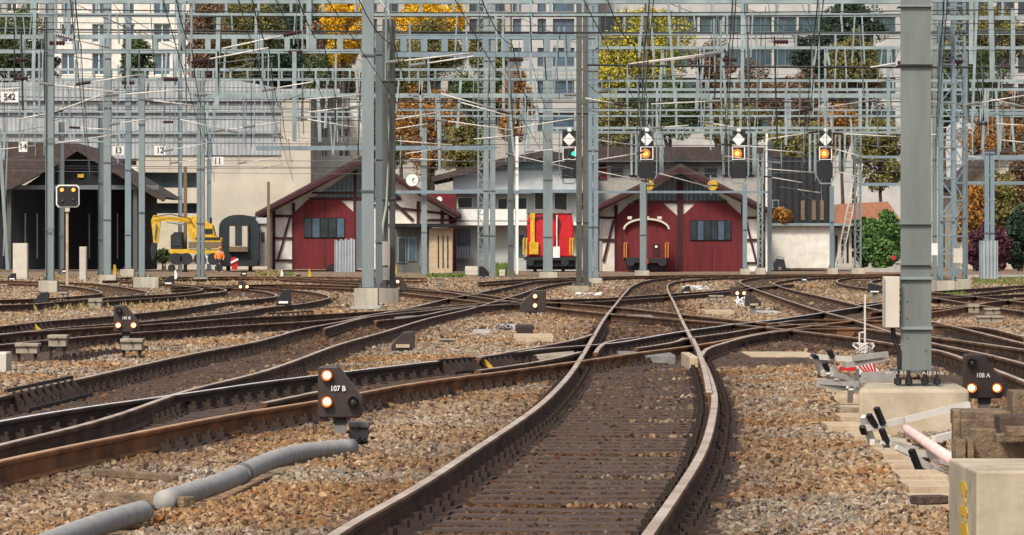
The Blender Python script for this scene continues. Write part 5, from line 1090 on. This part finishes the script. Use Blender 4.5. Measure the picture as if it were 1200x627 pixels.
for x0,x1,y0,y1,lb in ((-14,8,413,442,'pale low cabinet cut off by the left edge beside the ribbed box'),(15,32,285,329,'tall beige cabinet at the far left in front of the wooden shed'),(93,101,289,331,'narrow pale cabinet on a steel foot between the left masts'),(545,562,312,322,'low grey box left of the battened twin mast'),(585,592,316,323,'pale block in the grass by the white building')):
    D = Gd(y1); t = thing('cabinet', lb, 'cabinet', (Wp((x0+x1)/2,0,D).x,D,gz(D))); MB().pbox(x0,x1,y0,y1+.5,D,.5).build('body', M['cab'], t, bevel=.02); MB().pbox(x0+1,x1-1,y0+2,y1-4,D-.015,.015).build('door', M['cab'], t)
for x, y0, y1, m, lb in ((134,309,322,'yellow','small yellow post beside the shed mast footing'),(362.5,315,325,'yellow','yellow machine on the ground left of the tall centre left mast'),(463,308,321,'yellow','yellow box behind the twin masts'),(330,315.5,324,'white','small white marker post below the dark coach right side'),(205.5,316,327,'white','white marker post below the excavator')):
    tag(MB().poly([(x-1.2,y1),(x-1.2,y0+3),(x-.8,y0+1),(x+.8,y0+1),(x+1.2,y0+3),(x+2.2,y0+5),(x+2.2,y1-3),(x+1.2,y1)], Gd(y1+3), .3).build('marker_post', M[m]), lb, 'marker')
# ================================================================ FOREGROUND PIPES AND TIMBER
def pipe(label, pts, rp, z, collar=None):
    P = []
    for x, y in pts: g = Gp(x, y, z); P.append(g)
    for k in range(len(P)-1): EXLINE.append(((P[k].x,P[k].y-.1),(P[k+1].x,P[k+1].y-.1),.2))
    t = thing('cable_conduit', label, 'conduit', P[0]); A_ = np.array([tuple(p) for p in P]); s_ = np.concatenate([[0], np.cumsum(np.linalg.norm(np.diff(A_, axis=0), axis=1))]); u_ = np.linspace(0, s_[-1], 60)
    A_ = np.stack([np.interp(u_, s_, A_[:,k_]) for k_ in range(3)], 1)
    for _ in range(30): A_[1:-1] = A_[1:-1]*.5+(A_[:-2]+A_[2:])*.25
    P = [Vector(p) for p in A_]; MB().tube(P, rp, 24).build('pipe', M['pipe'], t, smooth=True)
    if collar: 
        a, b = Gp(*collar[0], z), Gp(*collar[1], z); MB().tube([a, b], rp*1.1, 18).build('collar', M['leadgrey'], t)
    return t
pipe('grey plastic conduit in the bottom left corner', [(20,655),(60,635),(110,617),(145,605),(168,599)], .060, .085)
pipe('longer grey conduit curving up to the 107 B dwarf signal', [(192,587),(235,574),(262,565),(288,553),(312,541),(345,531),(380,525),(412,524)], .062, .085, ((281,556.5),(285,554.5)))
def timber(label, x0, y0, x1, y1, w_, h, z0=0, m='timber'):
    a = Gp(x0,y0); b = Gp(x1,y1); EXLINE.append(((a.x,a.y),(b.x,b.y),.12)); a.z = b.z = z0+h/2+.045; return tag(MB().bar(a, b, w_, h).build('timber', M[m], bevel=.008), label, 'timber')
timber('old timber lying under the joint of the two grey conduits', 117, 598, 222, 604, .10, .06); timber('thin dark timber above the conduit joint', 114, 566, 206, 574, .05, .05)
timber('dark flat board lying across the right trough boards', 1072, 607, 1106, 606, .12, .05, .03, 'sleeper')
# trough boards on the right
TB = [(957,985,452),(968,1003,463),(978,1008,474),(984,1013,486),(985,1020,497),(970,1010,509),(1000,1040,520),(1022,1052,531),(1034,1075,543),(1043,1085,556),(1055,1112,570),(1065,1112,584),(1075,1112,599)]
for q, (xa, xb, y) in enumerate(TB):
    EXCL.append((xa-2,max(xb,1112) if y > 530 else xb+14,y-13,y+3)); a = Gp(xa,y); b = Gp(xb,y); o = MB().box((a.x,a.y,0.0),(max(b.x,a.x+.30),a.y+.70,.065+.006*(q%3))).build('cover_board', M['timberlight'], bevel=.006); tag(o, 'tan board of the cable trough beside the right ballast, %s from the front' % (ORD)[len(TB)-1-q], 'board', 'boards covering the cable trough')
# lower right concrete block with yellow paint
D = 19.5; t = thing('concrete_block', 'big concrete block with yellow paint marks in the lower right corner', 'concrete block', Wp(1160,662,D)); a = Wp(1144,552,D)
MB().box((a.x,D,-.1),(a.x+.62,D+1.22,a.z)).build('block', M['plinth'], t, bevel=.012); EXCL.append((1108,1210,545,640))
y_ = MB(); 
for (da, db, za, zb_) in ((.42,.66,.37,.30),(.46,.56,.30,.25),(.38,.70,.25,.20),(.45,.55,.2,.17),(.36,.68,.17,.08),(.42,.5,.08,.03)):
    y_.add([(a.x-.003,D+p_,z_) for p_, z_ in ((da,zb_),(da-.03,(za+zb_)/2),(da+.04,za),(db-.03,za-.006),(db,(za+zb_)/2),(db-.05,zb_))]+[(a.x+.002,D+p_,z_) for p_, z_ in ((da,zb_),(da-.03,(za+zb_)/2),(da+.04,za),(db-.03,za-.006),(db,(za+zb_)/2),(db-.05,zb_))], [(0,1,2,3,4,5),(11,10,9,8,7,6)]+[(k_,(k_+1)%6,(k_+1)%6+6,k_+6) for k_ in range(6)])
y_.build('paint_mark', M['yellow'], t); MB().tube([Wp(1155,550,D+.4),Wp(1162,548,D+.4)], .012, 6).build('eye_bolt', M['steel2'], t)
# timber stack
ST = [(1117,1126,480,530,24.0,.10,'leftmost upright offcut of the timber pile'),(1124,1185,482,500,24.3,.5,'long top beam of the timber pile'),(1127,1172,492,520,23.9,.12,'front weathered beam of the timber pile'),(1140,1200,503,520,23.6,.2,'lower front beam of the timber pile'),
      (1172,1215,488,509,23.4,.3,'right dark beam of the timber pile'),(1168,1200,509,519,23.2,.2,'short grey offcut at the right of the timber pile'),(1187,1215,458,490,24.5,.3,'upright block standing on the right end of the timber pile'),(1180,1215,500,512,23.0,.12,'thin plank at the right edge of the timber pile'),(1120,1132,515,534,23.5,.1,'small foot piece under the left of the timber pile'),(1134,1142,514,534,23.5,.1,'second small foot piece under the timber pile'),(1150,1210,518,534,23.7,.3,'dark bottom beam of the timber pile')]
for (xa, xb, ya, yb, D, dep, lb) in ST:
    a = Wp(xa,yb,D); b = Wp(xb,ya,D); zb = a.z if lb.startswith(('long','front w','right d','short','upright block','thin')) else -.03
    tag(MB().box((a.x,D,max(zb,-.03)),(b.x,D+dep,b.z)).build('timber', M['timber'] if 'dark' not in lb else M['sleeper'], bevel=.008), lb, 'timber', 'pile of old timbers')
# ================================================================ BARRIER PIECES
def bars(label, segs, D, th=.035, m='tube', name='barrier_frame', black=(), pink=()):
    p = Wp(segs[0][0], 0, D); t = thing(name, label, 'barrier', (p.x, D, 0))
    for (xa, ya, xb, yb) in segs: MB().bar(Wp(xa,ya,D), Wp(xb,yb,D+.1), th).build('bar', M[m], t)
    for (xa, ya, xb, yb) in black: MB().bar(Wp(xa,ya,D-.06), Wp(xb,yb,D), .042, .03).build('rubber_foot', M['black'], t)
    return t
gal = 'tube'
bars('galvanised barrier frame leaning on the front of the mast foundation', [(1014,502,1060,492),(1060,492,1136,474),(1012,488,1022,520),(1022,518,1034,520),(1034,517,1066,545),(1034,514,1060,518)], 30.5, .045, black=((1027,478,1035,497),(1018,486,1026,500),(1033,503,1040,520),(1038,523,1046,537),(1010,500,1013,508)))
bars('second galvanised barrier frame lying right of the leaning one', [(1070,535,1096,556),(1068,530,1104,534),(1094,515,1122,508),(1096,552,1110,562),(1102,540,1122,545)], 27.0, .045, black=((1068,527,1078,553),))
bars('white folded barrier lying on the trough boards at the left of the foundation', [(952,417,968,422),(956,420,964,438),(964,438,978,432),(970,436,974,446),(985,440,1000,455),(992,452,1000,458),(997,455,996,470),(956,418,1000,421)], 37.5, .05, black=((952,416,958,420),(971,410,976,419),(966,425,970,434),(991,440,998,452)))
bars('pale grey folded frame behind the red white board', [(958,450,990,455),(960,447,1005,450),(975,438,1000,445),(1010,440,1045,437),(1008,446,1050,442),(990,428,1035,420),(1000,420,1040,415)], 36.5, .05, 'pipe')
t = thing('tube_barrier', 'pale pink tube lying between the frames and the timber pile', 'barrier', Wp(1085,540,26.5)); MB().tube([Wp(1060,500,28),Wp(1064,504,27.9),Wp(1117,540,26)], [.02,.034,.036], 12).build('tube', mat('pink faded tube', (.70,.50,.46), (.55,.36,.33), 9), t, smooth=True)
D = 39; t = thing('striped_board', 'red and white striped barrier board lying left of the mast foundation', 'barrier board', Wp(1005,440,D))
MB().poly([(990,421),(1015,417),(1031,436),(1006,439)], D, .08).build('board', M['white'], t); MB().pbox(985,1004,430,434.5,D-.12,.1).build('red_edge', M['red'], t)
for k in range(5): x = 1008+k*4.6; MB().poly([(x-9+k*.6,420.5-k*.8),(x-7+k*.6,420.5-k*.8),(x+8-k*1.6,437.5),(x+5.5-k*1.6,437.5)], D-.012, .01).build('stripe', M['red'], t)
MB().pbox(1003,1007,432,458,D-.9,.04).build('stake', M['steel2'], t)
t = thing('thin_stake', 'thin pale double stake left of the tall mast with a wire coil', 'stake', Wp(1013,420,41)); MB().bar(Wp(1013.5,345,41), Wp(1013.5,412,41), .018).bar(Wp(1007,390,41), Wp(1007,408,41), .014).bar(Wp(1007,390,41), Wp(1013,389,41), .014).build('rod', M['tube'], t)
c = MB(); pts = []
for k in range(60): a_ = k*.62; pts.append(Wp(1012+math.cos(a_)*(10+3*math.sin(k)),408+math.sin(a_*1.3)*6,41+math.sin(a_)*.2))
c.tube(pts, .008, 4).build('wire_coil', M['tube'], t)
bars('third galvanised frame in front of the pink tube near the timber pile', [(1050,524,1085,541),(1085,541,1112,560),(1078,548,1100,552),(1090,527,1118,531)], 28.5, .035, black=((1084,536,1088,548),))
bars('loose galvanised strut lying on the trough boards below the leaning frame', [(1032,527,1058,541),(1044,519,1075,526)], 29.5, .035, 'pipe', black=((1056,538,1061,546),))
# heaps of pale cable in the middle distance
def coil(label, cx, cy, rx, ry, D, m, n=50, r=.015):
    pts = []; rg = random.Random(int(cx)); 
    for k in range(n): a_ = k*.8; pts.append(Wp(cx+math.cos(a_)*rx*rg.uniform(.4,1),cy+math.sin(a_*1.7)*ry*rg.uniform(.3,1),D+rg.uniform(-.8,.8)))
    tag(MB().tube(pts, r, 5).build('cable_heap', M[m]), label, 'cable heap')
coil('heap of pale cables right of the centre track bend', 815, 338, 17, 4, 160, 'white', 60, .03); coil('white cables beside the signal back on a post', 868, 356, 6, 9, 112, 'white', 40, .02)
coil('blue grey cable heap in the centre ballast', 590, 384, 12, 4, 78, 'pipe', 40, .012); coil('white debris with red pieces right of the bundled mast footing', 690, 346, 16, 4, 140, 'white', 40, .03)
coil('orange cable heap below the small whitish box', 522, 411, 11, 2.5, 61, 'orange', 30, .012); coil('dark cables at the foot of the 107 B signal', 424, 517, 6, 5, 32.4, 'cable', 26, .006)
for x, y, m, lb in ((692,348,'red','small red can in the white debris'),(1047,302,'red','round red board above the tie ballast left of the tall mast'),(334,0,'red','')):
    if lb: tag(MB().disc(Wp(x,y,140 if x < 1000 else 280), .12 if x < 1000 else .15, .1, 14).build('red_piece', M[m]), lb, 'red piece')
# ================================================================ VEHICLES
# red tank locomotive with yellow rails
D = 284; t = thing('red_locomotive', 'bright red rail vehicle with yellow handrails parked behind grey masts', 'rail vehicle', Wp(645,319,D))
MB().poly([(618,301),(618,258),(621,250),(628,247),(664,247),(670,252),(672,262),(672,301)], D, 9).build('body', M['red'], t, bevel=.08)
MB().poly([(619,262),(626,254),(652,252),(658,262),(650,298),(646,298),(654,262),(648,256),(630,257),(625,263)], D-.04, .035).build('dark_trim', M['shedred'], t)
a = MB(); a.bar(Wp(624,298,D-.15), Wp(624,256,D-.15), .3, .15); a.pbox(620,631,284,298,D-.3,.2); a.pbox(621,627,250,256,D-.25,.15); a.build('yellow_frame', M['yellow'], t)
for x in (613.5,617,668,671): MB().tube([Wp(x,299,D-.5),Wp(x,281,D-.5),Wp(x+1.5,279,D-.5)], .06, 6).build('handrail', M['yellow'], t)
MB().pbox(614,676,301,305,D-.6,.6).build('headstock', M['tread'], t)
for x in (621,662): MB().disc(Wp(x,307,D-1.0), .27, .12, 18).tube([Wp(x,307,D-.95),Wp(x,307,D-.5)], .1, 10).build('buffer', M['tread'], t)
MB().pbox(618,674,304,312,D-.3,8).build('underframe', M['tread'], t)
for x in (627,660): MB().pbox(x-2,x+2,304,318.3,D+.2,.8).build('wheelset', M['tread'], t)
MB().pbox(648,656,289,302,D-.65,.1).build('white_panel', M['white'], t); MB().bar(Wp(652.5,252,D-.2), Wp(652.5,290,D-.2), .07).build('pipe', M['white'], t); MB().pbox(617,675,300,316,D+.1,6).build('bogie', M['tread'], t); MB().poly([(619,250),(640,243.5),(672,247),(672,250)], D-.1, 9).build('roof', M['leadgrey'], t)
# parked red wagon
D = 284; t = thing('red_wagon', 'dark red rail wagon with pale arched roof rim before the left double door', 'wagon', Wp(758,319,D))
arch = [(732,302),(732,268)]+[(757.5-25.5*math.cos(a_), 268-11*math.sin(a_)) for a_ in [k*math.pi/10 for k in range(1,10)]]+[(783,268),(783,302)]
MB().poly(arch, D, 6).build('body', M['shedred'], t)
rm = MB(); pr_ = None
for k in range(13):
    a_ = k*math.pi/12; p = Wp(757.5-26.3*math.cos(a_), 268.5-12*math.sin(a_), D-.2)
    if pr_: rm.bar(pr_, p, .13, .35, up=(0,1,0))
    pr_ = p
rm.build('roof_rim', M['cab'], t)
for x in (738,758,773): MB().pbox(x-2.5,x+2.5,253.5,257,D+.5,.5).build('roof_vent', M['cab'], t)
for x in (731.5,734,780,783): MB().tube([Wp(x,302,D-.35),Wp(x,286,D-.35),Wp(x+1,284,D-.35)], .035, 6).build('handrail', mat('orange handrail', (.6,.24,.04), None), t)
MB().pbox(765,774,286,300,D-.04,.03).build('end_door', M['darkred'], t); MB().disc(Wp(769,289,D-.12), .09, .06, 12).build('lamp', M['white'], t)
MB().pbox(734,781,302,308,D-.4,6).build('headstock', M['tread'], t)
for x in (739,776): MB().disc(Wp(x,307,D-.9), .29, .12, 18).tube([Wp(x,307,D-.85),Wp(x,307,D-.4)], .1, 10).build('buffer', M['tread'], t)
for x in (744,771): MB().pbox(x-2,x+2,307,318.3,D+.2,.8).build('wheelset', M['tread'], t)
MB().pbox(736,780,304,316.5,D+.1,5).build('bogie', M['tread'], t); MB().pbox(756,760,303,309,D-.55,.2).build('coupling', M['red'], t)
# dark passenger coach
D = 288; t = thing('dark_coach', 'dark grey green passenger coach end with cream gangway door', 'coach', Wp(281,318,D))
arch = [(256.5,306),(256.5,268)]+[(280-23.5*math.cos(a_), 268-16.5*math.sin(a_)**.8) for a_ in [k*math.pi/12 for k in range(1,12)]]+[(303.5,268),(303.5,306)]
MB().poly(arch, D, 20).build('body', M['darkteal'], t)
f = MB().pbox(267,292,263,294,D-.2,.2).build('gangway_frame', M['tread'], t); MB().pbox(269,290,265,291,D-.24,.03).build('gangway_door', M['cream'], f); MB().pbox(275.5,283.5,265,288,D-.27,.02).build('pane', M['glass'], f); MB().pbox(268.5,290.5,289,295,D-.5,.3).build('step_plate', M['timber'], f)
MB().pbox(258,302,306,312,D-.3,18).build('underframe', M['tread'], t)
for x in (263,297): MB().disc(Wp(x,308,D-.8), .28, .12, 18).tube([Wp(x,308,D-.75),Wp(x,308,D-.3)], .09, 10).build('buffer', M['tread'], t)
for x in (267,293): MB().pbox(x-2,x+2,306,317.5,D+.1,.8).build('wheelset', M['tread'], t)
t = thing('grey_coach', 'grey passenger coach partly hidden behind the dark coach and pole', 'coach', Wp(312,318,289)); MB().poly([(304,312),(304,262),(302,256),(312,256),(312.5,262),(312.5,312)], 289, 16).build('body', M['concreteg'], t)
MB().pbox(300,312.5,255,262,288.8,14).build('roof', M['hallwall'], t)
for x in (306,): MB().pbox(x,x+4,272,284,288.94,.05).build('window', M['glass'], t)
# excavator
D = 283; t = thing('rail_excavator', 'yellow rail excavator with folded arm left of the dark coach', 'excavator', Wp(225,318,D))
MB().poly([(227,290),(224,268),(226,253),(231,252),(240,258),(249,264),(252,277),(260,279),(258,290)], D, 1.6).build('body', M['yellow'], t, bevel=.05)
MB().pbox(229,258,278,281,D-.05,.04).build('black_stripe', M['tread'], t)

MB().bar(Wp(179,256,D+.5), Wp(224,258,D+.5), .34, .34).build('boom', M['yellow'], t); MB().bar(Wp(222,254,D+.6), Wp(226,280,D+.6), .4, .4).build('boom_base', M['yellow'], t)
MB().poly([(177,258),(180,252),(187,253),(188,262),(185,284),(180,290),(179,276)], D+.35, .4).build('stick', M['yellow'], t)
MB().poly([(176,292),(178,284),(184,285),(183,296),(179,306),(177,300)], D+.3, .5).build('bucket', M['tread'], t)
c = MB().poly([(201,294),(201,276),(204,272),(213,272),(214,294)], D+.1, 1.4).build('cab', M['tread'], t); MB().pbox(202.5,212,275,288,D+.05,.04).build('pane', M['glass'], c)
MB().pbox(199,259,292,297,D,2.2).build('chassis', M['yellow'], t)
for x in (206,218,234,250): MB().disc(Wp(x,303.5,D-.1), .42, .4, 20).build('wheel', M['tread'], t)
for x in (212,243): MB().pbox(x-3,x+3,300,309,D+.1,.4).build('white_rail_gear', M['white'], t)
for x in (201,256): MB().disc(Wp(x,314,D), .26, .2, 16).build('rail_wheel', M['tread'], t)
MB().tube([Wp(195,260,D+.3),Wp(215,263,D+.3)], .07, 8).build('hydraulic_ram', M['steel'], t)
MB().tube([Wp(183,262,D+.2),Wp(181,280,D+.2)], .06, 8).build('hydraulic_ram', M['steel'], t)
MB().pbox(221,260,283.5,291,D-.1,1.4).build('undertray', M['timber'], t); MB().pbox(240,249,268,274,D-.05,.04).build('grille', M['tread'], t)
MB().tube([Wp(180,254,D+.1),Wp(200,251,D+.1),Wp(222,256,D+.1),Wp(228,266,D-.1)], .035, 6).build('hose', M['black'], t)
MB().tube([Wp(247,262,D+.3),Wp(247,255,D+.3)], .09, 8).build('exhaust', M['tread'], t)
for x_ in (231,236): MB().tube([Wp(x_,268,D-.1),Wp(x_,278,D-.1)], .025, 5).build('handrail', M['black'], t)
# small dark utility cart
D = 270; t = thing('utility_cart', 'small dark cart parked before the white garage wall', 'cart', Wp(914,319,D))
MB().poly([(907,313),(907,308),(911,303),(919,304),(921,313)], D, .7).build('body', M['tread'], t); MB().tube([Wp(908,304,D),Wp(912,300,D),Wp(919,303,D)], .04, 6).build('handle', M['steel'], t)
for x in (909.5,918.5): MB().disc(Wp(x,314.5,D-.05), .15, .12, 14).build('wheel', M['black'], t)
# buffer sign, red white
t = thing('stop_sign', 'small red post with white diagonal stripe in front of the dark coach', 'sign', Wp(274,316,272)); MB().poly([(270,306),(271,302),(275,301),(279,304),(278,316),(272,316)], 272, .15).build('post', M['red'], t); MB().bar(Wp(270.5,308,271.9), Wp(279,303.5,271.9), .12, .04, up=(0,1,0)).build('stripe', M['white'], t)

# person in orange jacket
def skin_body(name, verts, edges, radii, m, parent, root=0):
    me = bpy.data.meshes.new(name); me.from_pydata([tuple(Vector(v)-WL[parent.name]) for v in verts], edges, []); o = bpy.data.objects.new(name, me); COL.objects.link(o); o.parent = parent; WL[o.name] = WL[parent.name]
    md = o.modifiers.new('skin', 'SKIN'); 
    if not me.skin_vertices: 
        bpy.context.view_layer.objects.active = o; bm = bmesh.new(); bm.from_mesh(me); bm.verts.layers.skin.verify(); bm.to_mesh(me); bm.free()
    for k, r_ in enumerate(radii): me.skin_vertices[0].data[k].radius = (r_, r_)
    me.skin_vertices[0].data[root].use_root = True; md.use_smooth_shade = True; o.modifiers.new('sub', 'SUBSURF').levels = 1; me.materials.append(m); return o
g = Wp(257, 318, 276); g.z = gz(276); t = thing('person', 'person in orange safety jacket and dark trousers standing beside the excavator', 'person', g)
def V(x, y, z): return g+Vector((x,y,z))
skin_body('body', [V(0,0,.92),V(0,0,1.15),V(.02,-.03,1.38),V(.03,-.06,1.47),V(.05,-.09,1.56),V(.05,-.10,1.66), V(-.11,0,.88),V(-.13,-.03,.48),V(-.14,.02,.08),V(-.15,-.12,.03), V(.11,0,.88),V(.14,.02,.48),V(.16,.05,.08),V(.16,-.10,.03),
   V(-.2,-.02,1.36),V(-.27,-.05,1.1),V(-.22,-.25,.95),V(-.2,-.33,.92), V(.23,-.02,1.36),V(.3,-.02,1.08),V(.28,-.2,.9),V(.27,-.28,.86)],
   [(0,1),(1,2),(2,3),(3,4),(4,5),(0,6),(6,7),(7,8),(8,9),(0,10),(10,11),(11,12),(12,13),(2,14),(14,15),(15,16),(16,17),(2,18),(18,19),(19,20),(20,21)],
   [.15,.15,.15,.055,.085,.07,.095,.065,.045,.04,.095,.065,.045,.04,.07,.05,.035,.03,.07,.05,.035,.03], M['skin'], t)
skin_body('jacket', [V(0,.0,.9),V(0,0,1.15),V(.02,-.02,1.40),V(-.2,-.02,1.36),V(-.275,-.05,1.1),V(-.225,-.23,.97),V(.23,-.02,1.36),V(.305,-.02,1.08),V(.285,-.18,.92)],
   [(0,1),(1,2),(2,3),(3,4),(4,5),(2,6),(6,7),(7,8)], [.185,.18,.165,.09,.07,.055,.09,.07,.055], M['orange'], t, 1)
skin_body('trousers', [V(0,0,.93),V(-.11,0,.86),V(-.13,-.03,.48),V(-.14,.02,.1),V(.11,0,.86),V(.14,.02,.48),V(.16,.05,.1)], [(0,1),(1,2),(2,3),(0,4),(4,5),(5,6)], [.16,.12,.085,.07,.12,.085,.07], M['navy'], t)
MB().tube([V(.05,-.1,1.62),V(.05,-.1,1.7),V(.05,-.1,1.76)], [.125,.11,.04], 12).build('helmet', M['orange'], t, smooth=True)

stones()
